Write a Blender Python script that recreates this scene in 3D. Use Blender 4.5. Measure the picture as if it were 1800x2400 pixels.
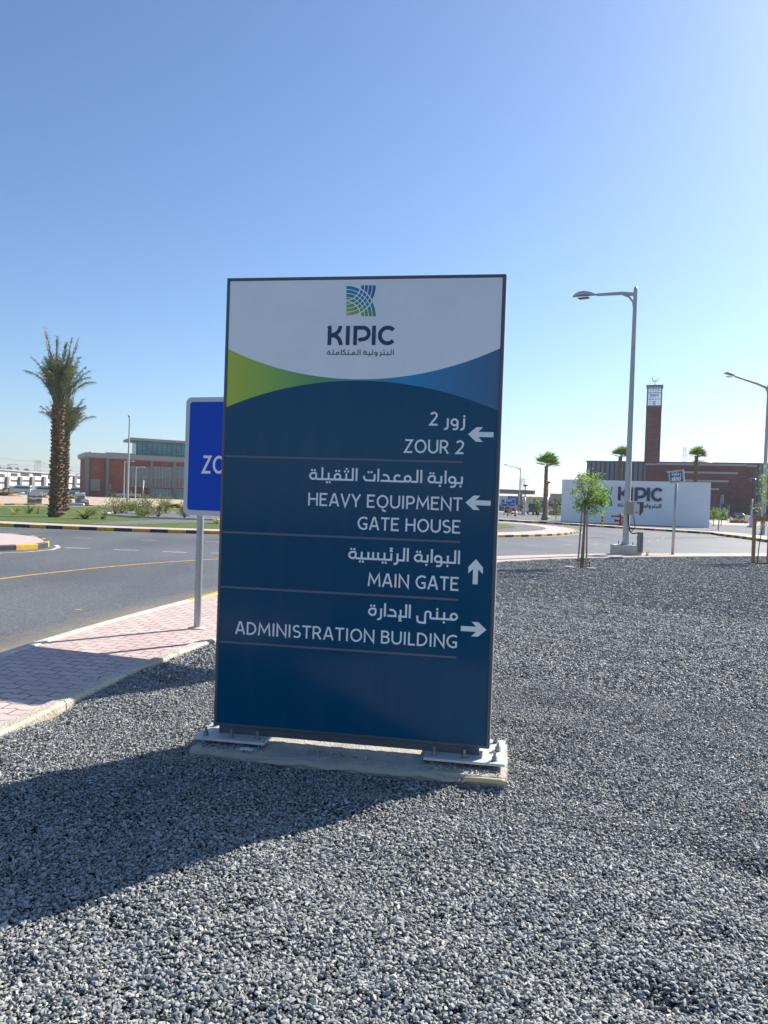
import bpy, math, random
import numpy as np
from mathutils import Vector, Matrix

for o in list(bpy.data.objects):
    bpy.data.objects.remove(o)
scene = bpy.context.scene
COL = scene.collection
rng = random.Random(7)
pi = math.pi

# ------------------------------------------------------------------ camera
EYE = np.array([0., 0., 1.6]); FPX = 1800.
ROLL = math.radians(1.95); PITCH = math.radians(0.8907)
_f = np.array([0, math.cos(PITCH), -math.sin(PITCH)]); _r = np.array([1., 0, 0]); _u = np.cross(_r, _f)
CR = _r*math.cos(ROLL)+_u*math.sin(ROLL); CU = -_r*math.sin(ROLL)+_u*math.cos(ROLL)
cam_d = bpy.data.cameras.new('camera'); cam = bpy.data.objects.new('camera', cam_d); COL.objects.link(cam)
cam_d.sensor_fit = 'VERTICAL'; cam_d.sensor_height = 24.; cam_d.lens = 18.; cam_d.clip_start = .05; cam_d.clip_end = 20000
cam.matrix_world = Matrix(((CR[0], CU[0], -_f[0], 0), (CR[1], CU[1], -_f[1], 0), (CR[2], CU[2], -_f[2], 1.6), (0, 0, 0, 1)))
scene.camera = cam

# ------------------------------------------------------------------ sky, sun, exposure
SUN_AZ = math.radians(42.); SUN_EL = math.radians(35.4)          # azimuth measured from +X towards +Y
world = bpy.data.worlds.new('World'); scene.world = world; world.use_nodes = True
wn = world.node_tree; bg = wn.nodes['Background']
sky = wn.nodes.new('ShaderNodeTexSky'); sky.sky_type = 'NISHITA'; sky.sun_disc = False
sky.sun_elevation = SUN_EL; sky.sun_rotation = math.radians(90)-SUN_AZ
sky.altitude = 0; sky.air_density = 1.0; sky.dust_density = .66; sky.ozone_density = 6.0
wn.links.new(sky.outputs[0], bg.inputs[0]); bg.inputs[1].default_value = .092
sl = bpy.data.lights.new('sun', 'SUN'); so = bpy.data.objects.new('sun', sl); COL.objects.link(so)
sl.energy = 5.0; sl.angle = math.radians(.5); sl.color = (1., .94, .85)
sd = Vector((math.cos(SUN_AZ)*math.cos(SUN_EL), math.sin(SUN_AZ)*math.cos(SUN_EL), math.sin(SUN_EL)))
so.rotation_euler = sd.to_track_quat('Z', 'Y').to_euler(); so.location = (30, 30, 60)
vs = scene.view_settings; vs.view_transform = 'Standard'; vs.look = 'None'; vs.exposure = .82; vs.gamma = 1.
scene.cycles.max_bounces = 6; scene.cycles.diffuse_bounces = 3; scene.cycles.glossy_bounces = 3
scene.cycles.transparent_max_bounces = 8; scene.cycles.caustics_reflective = False; scene.cycles.caustics_refractive = False

# ------------------------------------------------------------------ helpers
def ray(px, py):
    return _f+CR*(px-900)/FPX-CU*(py-1200)/FPX
def G(px, py, z=0.):
    d = ray(px, py); t = (z-EYE[2])/d[2]; p = EYE+d*t
    return (float(p[0]), float(p[1]), z)
def at(px, py, D):
    d = ray(px, py); p = EYE+d*(D/d[1]); return (float(p[0]), float(p[1]), float(p[2]))
def lift(px, py, base):
    """height of the photo point (px,py) above the foot point base"""
    d = ray(px, py); return 1.6+d[2]*(math.hypot(base[0], base[1])/math.hypot(d[0], d[1]))
def arc(cx, cy, rx, ry, a0, a1, n=12):
    return [(cx+rx*math.cos(math.radians(a0+(a1-a0)*i/n)), cy+ry*math.sin(math.radians(a0+(a1-a0)*i/n))) for i in range(n+1)]
def smooth(pts, k=6):
    P = [np.array(p, float) for p in pts]; P = [2*P[0]-P[1]]+P+[2*P[-1]-P[-2]]; out = []
    for i in range(1, len(P)-2):
        for j in range(k):
            t = j/k; a, b, c, d = P[i-1], P[i], P[i+1], P[i+2]
            out.append(.5*((2*b)+(c-a)*t+(2*a-5*b+4*c-d)*t*t+(3*b-a-3*c+d)*t**3))
    out.append(P[-2]); return [tuple(map(float, p)) for p in out]
def resample(pts, step):
    P = np.array(pts, float); L = np.r_[0, np.cumsum(np.linalg.norm(np.diff(P, axis=0), axis=1))]
    n = max(1, int(round(L[-1]/step))); s = np.linspace(0, L[-1], n+1)
    return [tuple(float(np.interp(x, L, P[:, k])) for k in range(P.shape[1])) for x in s]
def offset(pts, d):
    P = np.array([p[:2] for p in pts], float); T = np.gradient(P, axis=0); T /= np.linalg.norm(T, axis=1)[:, None]
    return [tuple(map(float, q)) for q in P+d*np.c_[-T[:, 1], T[:, 0]]]

class Frame:
    """vertical plane: s along, d out of the face (towards the viewer), z up"""
    def __init__(self, P0, P1):
        self.o = np.array([P0[0], P0[1], 0.]); x = np.array([P1[0]-P0[0], P1[1]-P0[1], 0.]); self.L = np.linalg.norm(x)
        self.x = x/self.L; self.n = np.array([self.x[1], -self.x[0], 0.])
    def p(self, s, d, z): return tuple(self.o+self.x*s+self.n*d+np.array([0, 0, z]))
    def uv(self, px, py, d=0.):
        r = ray(px, py); q = self.o+self.n*d; t = self.n.dot(q-EYE)/self.n.dot(r); X = EYE+r*t
        return float((X-self.o).dot(self.x)), float(X[2])

class MB:
    def __init__(self, off=(0, 0, 0)): self.v = []; self.f = []; self.m = []; self.off = off
    def add(self, vs, fs, mi=0):
        b = len(self.v); self.v += [tuple(x) for x in vs]
        for f in fs: self.f.append(tuple(i+b for i in f)); self.m.append(mi)
        return self
    def hexa(self, c, mi=0):      # 8 corners: bottom 4 ccw, top 4
        return self.add(c, [(3, 2, 1, 0), (4, 5, 6, 7), (0, 1, 5, 4), (1, 2, 6, 5), (2, 3, 7, 6), (3, 0, 4, 7)], mi)
    def box(self, x0, x1, y0, y1, z0, z1, mi=0):
        return self.hexa([(x0, y0, z0), (x1, y0, z0), (x1, y1, z0), (x0, y1, z0), (x0, y0, z1), (x1, y0, z1), (x1, y1, z1), (x0, y1, z1)], mi)
    def fbox(self, F, s0, s1, d0, d1, z0, z1, mi=0):   # d0 back, d1 front
        return self.hexa([F.p(s0, d1, z0), F.p(s1, d1, z0), F.p(s1, d0, z0), F.p(s0, d0, z0), F.p(s0, d1, z1), F.p(s1, d1, z1), F.p(s1, d0, z1), F.p(s0, d0, z1)], mi)
    def cbox(self, F, s0, s1, d0, d1, z0, z1, b=.004, mi=0):   # box with chamfered front edges
        A = [F.p(s0, d0, z0), F.p(s1, d0, z0), F.p(s1, d0, z1), F.p(s0, d0, z1)]
        B = [F.p(s0, d1-b, z0), F.p(s1, d1-b, z0), F.p(s1, d1-b, z1), F.p(s0, d1-b, z1)]
        C = [F.p(s0+b, d1, z0+b), F.p(s1-b, d1, z0+b), F.p(s1-b, d1, z1-b), F.p(s0+b, d1, z1-b)]
        fs = [(3, 2, 1, 0), (8, 9, 10, 11)]
        for i in range(4):
            j = (i+1) % 4; fs += [(i, j, 4+j, 4+i), (4+i, 4+j, 8+j, 8+i)]
        return self.add(A+B+C, fs, mi)
    def tube(self, pts, r, n=8, mi=0, caps=True, ph=0.):
        P = [np.array(p, float) for p in pts]; R = r if hasattr(r, '__len__') else [r]*len(P); vs = []; fs = []
        prev = None
        for i, p in enumerate(P):
            t = P[min(i+1, len(P)-1)]-P[max(i-1, 0)]; t = t/(np.linalg.norm(t)+1e-12)
            if prev is None: a = np.array([1., 0, 0]) if abs(t[0]) < .9 else np.array([0, 1., 0])
            else: a = prev
            a = a-t*a.dot(t); a /= np.linalg.norm(a)+1e-12; prev = a; b = np.cross(t, a)
            for k in range(n):
                an = 2*pi*k/n+ph; vs.append(p+R[i]*(a*math.cos(an)+b*math.sin(an)))
        for i in range(len(P)-1):
            for k in range(n):
                k2 = (k+1) % n; fs.append((i*n+k, i*n+k2, (i+1)*n+k2, (i+1)*n+k))
        if caps: fs += [tuple(range(n))[::-1], tuple((len(P)-1)*n+k for k in range(n))]
        return self.add(vs, fs, mi)
    def lathe(self, c, prof, n=12, mi=0):   # prof: (r,z) bottom to top
        return self.tube([(c[0], c[1], c[2]+z) for r, z in prof], [max(r, .0005) for r, z in prof], n, mi)
    def prism(self, poly, z0, z1, mi=0):
        n = len(poly)
        return self.add([(p[0], p[1], z0) for p in poly]+[(p[0], p[1], z1) for p in poly],
                        [tuple(range(n))[::-1], tuple(range(n, 2*n))]+[(i, (i+1) % n, n+(i+1) % n, n+i) for i in range(n)], mi)
    def fprism(self, F, poly, d0, d1, mi=0):  # poly of (s,z) extruded along d
        n = len(poly)
        return self.add([F.p(s, d1, z) for s, z in poly]+[F.p(s, d0, z) for s, z in poly],
                        [tuple(range(n)), tuple(range(n, 2*n))[::-1]]+[((i+1) % n, i, n+i, n+(i+1) % n) for i in range(n)], mi)
    def poly(self, pts, z=None, mi=0):
        return self.add([(p[0], p[1], p[2] if z is None else z) for p in pts], [tuple(range(len(pts)))], mi)
    def ribbon(self, F, pts, w, d, closed=False, mi=0):
        P = []
        for p in pts:
            if not P or math.hypot(p[0]-P[-1][0], p[1]-P[-1][1]) > 1e-6: P.append(p)
        if closed and math.hypot(P[0][0]-P[-1][0], P[0][1]-P[-1][1]) < 1e-6: P = P[:-1]
        n = len(P); vs = []
        for i in range(n):
            a = P[i-1] if (i > 0 or closed) else None; c = P[(i+1) % n] if (i < n-1 or closed) else None; b = P[i]
            def nrm(p, q):
                l = math.hypot(q[0]-p[0], q[1]-p[1]); return (-(q[1]-p[1])/l, (q[0]-p[0])/l)
            n1 = nrm(a, b) if a else nrm(b, c); n2 = nrm(b, c) if c else n1
            mx, my = n1[0]+n2[0], n1[1]+n2[1]; l2 = max((mx*mx+my*my)/2, .25); k = w/2/l2
            vs += [F.p(b[0]+mx*k, d, b[1]+my*k), F.p(b[0]-mx*k, d, b[1]-my*k)]
        fs = [(2*i, 2*i+1, 2*i+3, 2*i+2) for i in range(n-1)]
        if closed: fs.append((2*n-2, 2*n-1, 1, 0))
        return self.add(vs, fs, mi)
    def build(self, name, mats, parent=None, smooth_=False, bevel=0.):
        me = bpy.data.meshes.new(name); o = self.off
        me.from_pydata([(a-o[0], b-o[1], c-o[2]) for a, b, c in self.v], [], self.f)
        for m in (mats if isinstance(mats, (list, tuple)) else [mats]): me.materials.append(m)
        me.polygons.foreach_set('material_index', self.m)
        if smooth_: me.polygons.foreach_set('use_smooth', [True]*len(self.f))
        me.update()
        ob = bpy.data.objects.new(name, me); COL.objects.link(ob)
        if smooth_ == 'auto':
            try: me.set_sharp_from_angle(angle=math.radians(40))
            except Exception: pass
        if bevel:
            b = ob.modifiers.new('b', 'BEVEL'); b.width = bevel; b.segments = 2; b.limit_method = 'ANGLE'
        if parent is not None: ob.parent = parent
        elif any(abs(x) > 1e-9 for x in o): ob.location = o
        return ob
def thing(name, label, cat, loc=(0, 0, 0), group=None, rz=0.):
    o = bpy.data.objects.new(name, None); COL.objects.link(o); o.empty_display_size = .2
    o.location = loc; o.rotation_euler = (0, 0, rz); return tag(o, label, cat, group)
def tag(o, label, cat, group=None, kind=None):
    if label: o['label'] = label
    if cat: o['category'] = cat
    if group: o['group'] = group
    if kind: o['kind'] = kind
    return o
def struct(o, kind='structure'): o['kind'] = kind; return o
def copy_thing(root, loc, rz=0., label=None, sc=None):
    kids = {}
    for o in COL.objects: kids.setdefault(o.parent, []).append(o)
    def cp(o, par):
        c = o.copy(); COL.objects.link(c)
        if par is not None: c.parent = par
        for k in kids.get(o, []): cp(k, c)
        return c
    r = cp(root, None); r.location = loc; r.rotation_euler = (0, 0, rz)
    if sc: r.scale = (sc, sc, sc)
    if label: r['label'] = label
    return r

# ------------------------------------------------------------------ materials
def mat(name, col, rough=.6, metal=0., spec=.5, var=0., vscale=6., bump=0., bscale=60., detail=4., col2=None, coat=0., stretch=None):
    m = bpy.data.materials.new(name); m.use_nodes = True; nt = m.node_tree; b = nt.nodes['Principled BSDF']
    b.inputs['Base Color'].default_value = (*col, 1); b.inputs['Roughness'].default_value = rough
    b.inputs['Metallic'].default_value = metal; b.inputs['Specular IOR Level'].default_value = spec
    if coat: b.inputs['Coat Weight'].default_value = coat; b.inputs['Coat Roughness'].default_value = .05
    if var or bump:
        tc = nt.nodes.new('ShaderNodeTexCoord'); src = tc.outputs['Object']
        if stretch:
            mp = nt.nodes.new('ShaderNodeMapping'); mp.inputs['Scale'].default_value = stretch; nt.links.new(src, mp.inputs[0]); src = mp.outputs[0]
    if var:
        n = nt.nodes.new('ShaderNodeTexNoise'); n.inputs['Scale'].default_value = vscale; n.inputs['Detail'].default_value = detail; n.inputs['Roughness'].default_value = .65
        nt.links.new(src, n.inputs['Vector']); cr = nt.nodes.new('ShaderNodeValToRGB')
        c2 = col2 or tuple(min(1, c*(1+var)) for c in col); c1 = col if col2 else tuple(c*(1-var) for c in col)
        cr.color_ramp.elements[0].position = .32; cr.color_ramp.elements[1].position = .68
        cr.color_ramp.elements[0].color = (*c1, 1); cr.color_ramp.elements[1].color = (*c2, 1)
        nt.links.new(n.outputs[0], cr.inputs[0]); nt.links.new(cr.outputs[0], b.inputs['Base Color'])
    if bump:
        n = nt.nodes.new('ShaderNodeTexNoise'); n.inputs['Scale'].default_value = bscale; n.inputs['Detail'].default_value = 3
        nt.links.new(src, n.inputs['Vector']); bp = nt.nodes.new('ShaderNodeBump'); bp.inputs['Strength'].default_value = bump; bp.inputs['Distance'].default_value = .02
        nt.links.new(n.outputs[0], bp.inputs['Height']); nt.links.new(bp.outputs[0], b.inputs['Normal'])
    return m
def node(nt, kind, **kw):
    n = nt.nodes.new(kind)
    for k, v in kw.items(): setattr(n, k, v)
    return n
def ramp(nt, stops, interp='LINEAR'):
    r = nt.nodes.new('ShaderNodeValToRGB'); cr = r.color_ramp; cr.interpolation = interp
    while len(cr.elements) < len(stops): cr.elements.new(.5)
    for e, (p, c) in zip(cr.elements, stops): e.position = p; e.color = (*c, 1)
    return r
def math_(nt, op, a, b=None, c=None):
    n = nt.nodes.new('ShaderNodeMath'); n.operation = op
    for i, x in enumerate((a, b, c)):
        if x is None: continue
        if isinstance(x, (int, float)): n.inputs[i].default_value = x
        else: nt.links.new(x, n.inputs[i])
    return n.outputs[0]
def leaf_mat(name, c1, c2, trans=.35):
    m = bpy.data.materials.new(name); m.use_nodes = True; nt = m.node_tree; b = nt.nodes['Principled BSDF']
    g = node(nt, 'ShaderNodeNewGeometry'); r = ramp(nt, [(0, c1), (1, c2)]); nt.links.new(g.outputs['Random Per Island'], r.inputs[0])
    nt.links.new(r.outputs[0], b.inputs['Base Color']); b.inputs['Roughness'].default_value = .5; b.inputs['Specular IOR Level'].default_value = .35
    t = node(nt, 'ShaderNodeBsdfTranslucent'); hs = node(nt, 'ShaderNodeMixRGB'); hs.blend_type = 'MULTIPLY'; hs.inputs[0].default_value = 1; hs.inputs[2].default_value = (1.5, 1.7, .7, 1)
    nt.links.new(r.outputs[0], hs.inputs[1]); nt.links.new(hs.outputs[0], t.inputs[0])
    mx = node(nt, 'ShaderNodeMixShader'); mx.inputs[0].default_value = trans
    nt.links.new(b.outputs[0], mx.inputs[1]); nt.links.new(t.outputs[0], mx.inputs[2]); nt.links.new(mx.outputs[0], nt.nodes['Material Output'].inputs[0]); return m

M_conc = mat('concrete', (.42, .40, .36), .85, var=.22, vscale=5, bump=.3, bscale=90)
M_concd = mat('concrete_pale', (.55, .51, .44), .85, var=.18, vscale=4, bump=.25, bscale=60)
M_kyel = mat('kerb_yellow', (.66, .36, .02), .6, var=.2, vscale=5)
M_kblk = mat('kerb_black', (.035, .036, .04), .6, var=.35, vscale=5)
M_white = mat('white_paint', (.72, .72, .70), .5, var=.06, vscale=3)
M_line = mat('road_paint_white', (.50, .50, .47), .75, var=.35, vscale=7)
M_yline = mat('road_paint_yellow', (.50, .31, .07), .75, var=.35, vscale=9)
M_galv = mat('galvanised_steel', (.42, .43, .43), .42, .75, var=.12, vscale=9, stretch=(6, 6, 1))
M_lampg = mat('lamp_paint_grey', (.47, .48, .46), .45, .1, var=.08, vscale=2)
M_dark = mat('dark_metal', (.045, .048, .055), .45, .3)
M_black = mat('black_rubber', (.015, .015, .016), .6)
M_glass = mat('window_glass', (.03, .07, .09), .06, 0, .8)
# ================================================================== SETTING
CEN = (-11.07, 57.4)
def circ(r, a0, a1, n=60): return [(CEN[0]+r*math.cos(math.radians(a0+(a1-a0)*i/n)), CEN[1]+r*math.sin(math.radians(a0+(a1-a0)*i/n))) for i in range(n+1)]
ZR = -.12
# asphalt
M_asph = bpy.data.materials.new('asphalt'); M_asph.use_nodes = True
nt = M_asph.node_tree; b = nt.nodes['Principled BSDF']; tc = node(nt, 'ShaderNodeTexCoord')
n1 = node(nt, 'ShaderNodeTexNoise'); n1.inputs['Scale'].default_value = 38; n1.inputs['Detail'].default_value = 6; n1.inputs['Roughness'].default_value = .75
n2 = node(nt, 'ShaderNodeTexNoise'); n2.inputs['Scale'].default_value = .35; n2.inputs['Detail'].default_value = 5
mp = node(nt, 'ShaderNodeMapping'); mp.inputs['Scale'].default_value = (1, .35, 1); mp.inputs['Rotation'].default_value = (0, 0, .5)
nt.links.new(tc.outputs['Object'], mp.inputs[0]); nt.links.new(tc.outputs['Object'], n1.inputs['Vector']); nt.links.new(mp.outputs[0], n2.inputs['Vector'])
r1 = ramp(nt, [(.36, (.045, .048, .05)), (.5, (.10, .103, .103)), (.66, (.24, .24, .23))]); nt.links.new(n1.outputs[0], r1.inputs[0])
r2 = ramp(nt, [(.30, (.72, .73, .75)), (.5, (1., 1., 1.)), (.72, (1.28, 1.25, 1.2))]); nt.links.new(n2.outputs[0], r2.inputs[0])
mm = node(nt, 'ShaderNodeMixRGB'); mm.blend_type = 'MULTIPLY'; mm.inputs[0].default_value = 1
nt.links.new(r1.outputs[0], mm.inputs[1]); nt.links.new(r2.outputs[0], mm.inputs[2]); nt.links.new(mm.outputs[0], b.inputs['Base Color'])
b.inputs['Roughness'].default_value = .58; b.inputs['Specular IOR Level'].default_value = .5
bp = node(nt, 'ShaderNodeBump'); bp.inputs['Strength'].default_value = .5; bp.inputs['Distance'].default_value = .01; nt.links.new(n1.outputs[0], bp.inputs['Height']); nt.links.new(bp.outputs[0], b.inputs['Normal'])

M_sand = mat('sand', (.40, .30, .20), .9, var=.2, vscale=.5, col2=(.52, .42, .30), bump=.5, bscale=8)
M_gravfar = bpy.data.materials.new('dark_gravel_ground'); M_gravfar.use_nodes = True
nt = M_gravfar.node_tree; b = nt.nodes['Principled BSDF']; tc = node(nt, 'ShaderNodeTexCoord')
vo = node(nt, 'ShaderNodeTexVoronoi'); vo.inputs['Scale'].default_value = 42; nt.links.new(tc.outputs['Object'], vo.inputs['Vector'])
r1 = ramp(nt, [(0, (.045, .05, .055)), (.5, (.13, .138, .143)), (1, (.32, .325, .32))]); sp = node(nt, 'ShaderNodeSeparateColor')
nt.links.new(vo.outputs['Color'], sp.inputs[0]); nt.links.new(sp.outputs[0], r1.inputs[0]); nt.links.new(r1.outputs[0], b.inputs['Base Color'])
b.inputs['Roughness'].default_value = .8
bp = node(nt, 'ShaderNodeBump'); bp.inputs['Strength'].default_value = 1.; bp.inputs['Distance'].default_value = .02; bp.invert = True
nt.links.new(vo.outputs['Distance'], bp.inputs['Height']); nt.links.new(bp.outputs[0], b.inputs['Normal'])

def paver_mat(name, c1, c2, mortar, rows):
    m = bpy.data.materials.new(name); m.use_nodes = True; nt = m.node_tree; b = nt.nodes['Principled BSDF']
    uv = node(nt, 'ShaderNodeUVMap'); s = node(nt, 'ShaderNodeSeparateXYZ'); nt.links.new(uv.outputs[0], s.inputs[0])
    # zigzag interlocking rows: shift the row coordinate by a triangle wave of the cross coordinate
    pp = math_(nt, 'PINGPONG', s.outputs[1], .075); z = math_(nt, 'MULTIPLY', math_(nt, 'SMOOTH_MIN', pp, .055, .03), .62)
    x = math_(nt, 'ADD', s.outputs[0], z); c = node(nt, 'ShaderNodeCombineXYZ'); nt.links.new(s.outputs[1], c.inputs[0]); nt.links.new(x, c.inputs[1])
    br = node(nt, 'ShaderNodeTexBrick'); br.inputs['Scale'].default_value = 1.; br.inputs['Brick Width'].default_value = .24; br.inputs['Row Height'].default_value = rows
    br.inputs['Mortar Size'].default_value = .009; br.inputs['Mortar Smooth'].default_value = .3; br.inputs['Bias'].default_value = 0
    br.inputs['Color1'].default_value = (*c1, 1); br.inputs['Color2'].default_value = (*c2, 1); br.inputs['Mortar'].default_value = (*mortar, 1)
    nt.links.new(c.outputs[0], br.inputs['Vector'])
    n = node(nt, 'ShaderNodeTexNoise'); n.inputs['Scale'].default_value = 1.3; n.inputs['Detail'].default_value = 5; nt.links.new(uv.outputs[0], n.inputs['Vector'])
    r = ramp(nt, [(.35, (0, 0, 0)), (.65, (1, 1, 1))]); nt.links.new(n.outputs[0], r.inputs[0])
    mx = node(nt, 'ShaderNodeMixRGB'); mx.inputs[2].default_value = (.50, .42, .36, 1); nt.links.new(math_(nt, 'MULTIPLY', r.outputs[0], .45), mx.inputs[0]); nt.links.new(br.outputs[0], mx.inputs[1])
    n3 = node(nt, 'ShaderNodeTexNoise'); n3.inputs['Scale'].default_value = 160; nt.links.new(uv.outputs[0], n3.inputs['Vector'])
    m3 = node(nt, 'ShaderNodeMixRGB'); m3.blend_type = 'OVERLAY'; m3.inputs[0].default_value = .35; nt.links.new(mx.outputs[0], m3.inputs[1]); nt.links.new(n3.outputs[0], m3.inputs[2])
    nt.links.new(m3.outputs[0], b.inputs['Base Color']); b.inputs['Roughness'].default_value = .85
    bp = node(nt, 'ShaderNodeBump'); bp.inputs['Strength'].default_value = .9; bp.inputs['Distance'].default_value = .012; bp.invert = True
    nt.links.new(br.outputs['Fac'], bp.inputs['Height']); nt.links.new(bp.outputs[0], b.inputs['Normal']); return m
M_pav = paver_mat('pink_pavers', (.53, .38, .35), (.64, .50, .46), (.22, .135, .125), .13)
M_pavfar = paver_mat('pale_pavers', (.55, .44, .40), (.62, .50, .46), (.35, .28, .26), .13)

mb = MB(); mb.poly([(-1500, -300), (1500, -300), (1500, 2200), (-1500, 2200)], -.32); struct(mb.build('ground', M_sand))
mb = MB(); mb.poly([(-160, -60), (160, -60), (160, 130), (-160, 130)], ZR); struct(mb.build('road', M_asph))

def strip(name, A, B, z, m, kind='structure'):
    """flat strip between two polylines of equal length, with metric UVs"""
    mbs = MB(); n = len(A)
    for i in range(n): mbs.v += [(A[i][0], A[i][1], z), (B[i][0], B[i][1], z)]
    for i in range(n-1): mbs.f.append((2*i, 2*i+1, 2*i+3, 2*i+2)); mbs.m.append(0)
    s = [0.]
    for i in range(n-1): s.append(s[-1]+.5*(math.dist(A[i][:2], A[i+1][:2])+math.dist(B[i][:2], B[i+1][:2])))
    o = mbs.build(name, m); uvl = o.data.uv_layers.new(name='UVMap')
    for l in o.data.loops:
        i, k = divmod(l.vertex_index, 2); uvl.data[l.index].uv = (s[i], k*math.dist(A[i][:2], B[i][:2]))
    if o.data.polygons[0].normal.z < 0: o.data.flip_normals()
    return struct(o, kind)
def kerb(name, pts, w, z0, z1, seg, mats, side=1, gap=.008, b=.02, paint=None):
    P = resample(pts, seg); Q = offset(P, w*side); mbs = MB()
    for i in range(len(P)-1):
        a, c = np.array(P[i][:2]), np.array(P[i+1][:2]); d, e = np.array(Q[i][:2]), np.array(Q[i+1][:2]); t = (c-a)/np.linalg.norm(c-a)*gap/2
        a, c, d, e = a+t, c-t, d+t, e-t; i1, j1 = a+(d-a)*b/w, c+(e-c)*b/w; i2, j2 = d+(a-d)*b/w, e+(c-e)*b/w
        lo = [(*a, z0), (*c, z0), (*e, z0), (*d, z0)]; mid = [(*a, z1-b), (*c, z1-b), (*e, z1-b), (*d, z1-b)]; top = [(*i1, z1), (*j1, z1), (*j2, z1), (*i2, z1)]
        fs = []
        for k in range(4):
            l = (k+1) % 4; fs += [(k, l, 4+l, 4+k), (4+k, 4+l, 8+l, 8+k)]
        fs.append((8, 9, 10, 11))
        mbs.add(lo+mid+top, fs if side > 0 else [f[::-1] for f in fs], (i % len(mats)) if paint is None else int(math.dist((P[i][:2]+0*a if False else tuple(.5*(a+c))), paint) < .42))
    return struct(mbs.build(name, mats))

M_edge = mat('edging_concrete', (.44, .40, .32), .9, var=.25, vscale=9, col2=(.60, .55, .45), bump=.7, bscale=45); M_edge2 = mat('edging_concrete_dusty', (.40, .34, .26), .9, var=.25, vscale=7, col2=(.58, .52, .42), bump=.7, bscale=45)
# near pavement between the gravel plot and the road
gin = smooth([(-2.62, 0.), (-2.58, 2.), (-2.48, 4.), (-2.39, 4.97), (-2.23, 6.2), (-2.05, 7.18), (-1.82, 8.16), (-1.5, 9.6), (-.85, 12.), (.1, 14.8), (1.4, 18.), (3.12, 20.87), (5.37, 23.1), (7.78, 24.75), (10.5, 26.35), (14.13, 28.2), (20, 31.2), (30, 36.2)], 5)
rout = smooth([(-4.35, 0.), (-4.15, 2.), (-3.95, 4.2), (-3.82, 5.3), (-3.70, 6.7), (-3.55, 8.0), (-3.36, 9.2), (-3.02, 10.9), (-2.55, 13.), (-1.7, 15.6), (-.35, 18.9), (1.75, 21.7), (4.2, 23.85), (6.88, 25.89), (9.4, 27.35), (13.4, 29.45), (19.4, 32.6), (29.4, 37.8)], 5)
g0 = resample(gin, .35); r0 = resample(rout, math.dist(rout[0], rout[-1])/len(g0)); N_ = 110
def nsamp(p, n):
    P = np.array(p); L = np.r_[0, np.cumsum(np.linalg.norm(np.diff(P, axis=0), axis=1))]; s = np.linspace(0, L[-1], n)
    return [(float(np.interp(x, L, P[:, 0])), float(np.interp(x, L, P[:, 1]))) for x in s]
gin = nsamp(gin, N_); rout = nsamp(rout, N_)
gk = offset(gin, .13); rk = offset(rout, -.13)
strip('pavement', [(x, y) for x, y in gk], [(x, y) for x, y in rk], .012, M_pav)
kerb('pavement_edging', gin, .13, -.1, .032, .95, [M_edge, M_edge2], side=1, gap=.012)
kerb('kerb', rout, .13, -.2, .022, .5, [M_concd, M_kyel], side=-1, gap=.006, paint=G(462, 1401)[:2])
# islands
ring = circ(24.76, 0, 360, 150)
kerb('kerb', circ(24.76, -180, 180, 200), .15, -.2, .03, .755, [M_kyel, M_kblk], side=1)
strip('pavement', circ(24.61, -180, 180, 160), circ(22.7, -180, 180, 160), .022, M_pavfar)
M_turf = bpy.data.materials.new('turf'); M_turf.use_nodes = True; nt = M_turf.node_tree; b = nt.nodes['Principled BSDF']; tc = node(nt, 'ShaderNodeTexCoord')
n1 = node(nt, 'ShaderNodeTexNoise'); n1.inputs['Scale'].default_value = .5; n1.inputs['Detail'].default_value = 8; n1.inputs['Roughness'].default_value = .7
nt.links.new(tc.outputs['Object'], n1.inputs['Vector']); r1 = ramp(nt, [(.35, (.085, .135, .03)), (.65, (.145, .19, .055))]); nt.links.new(n1.outputs[0], r1.inputs[0]); nt.links.new(r1.outputs[0], b.inputs['Base Color'])
b.inputs['Roughness'].default_value = .85; b.inputs['Specular IOR Level'].default_value = .2
n2 = node(nt, 'ShaderNodeTexNoise'); n2.inputs['Scale'].default_value = 25; nt.links.new(tc.outputs['Object'], n2.inputs['Vector'])
bp = node(nt, 'ShaderNodeBump'); bp.inputs['Strength'].default_value = .8; bp.inputs['Distance'].default_value = .08; nt.links.new(n2.outputs[0], bp.inputs['Height']); nt.links.new(bp.outputs[0], b.inputs['Normal'])
mb = MB(); mb.poly(circ(22.72, 0, 359, 120), .030); tag(mb.build('gravel_bed', M_gravfar), 'dark gravel covering the edge of the roundabout island', 'gravel', kind='stuff')
mb = MB(); mb.poly(circ(22.69, 95, 292, 90)+circ(20.6, 300, 360+90, 60), .038); tag(mb.build('lawn', M_turf), 'mown green lawn on the roundabout island', 'lawn', kind='stuff')
def gp(pts, z): return [G(x, y, z)[:2] for x, y in pts]
mb = MB(); mb.poly(gp([(200, 1227), (281, 1221.5), (399, 1217.3), (470, 1219), (520, 1221), (520, 1225), (450, 1225), (366, 1227), (300, 1229.5), (230, 1229.5)], .046), .046)
tag(mb.build('gravel_bed', M_gravfar), 'curved dark gravel strip through the front of the lawn', 'gravel', kind='stuff')
bed = smooth(gp([(236, 1205), (262, 1209), (330, 1213.5), (399, 1216), (470, 1219), (540, 1219), (540, 1206), (430, 1203), (340, 1202), (270, 1202.5), (236, 1205)], .046), 4)
mb = MB(); mb.poly(bed[:-1], .050); tag(mb.build('gravel_bed', M_gravfar), 'dark gravel planting bed with white edging and leafy shrubs', 'gravel', kind='stuff')
kerb('bed_edging', bed, .16, .0, .14, 1.2, [M_concd], side=1, gap=.02)

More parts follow.
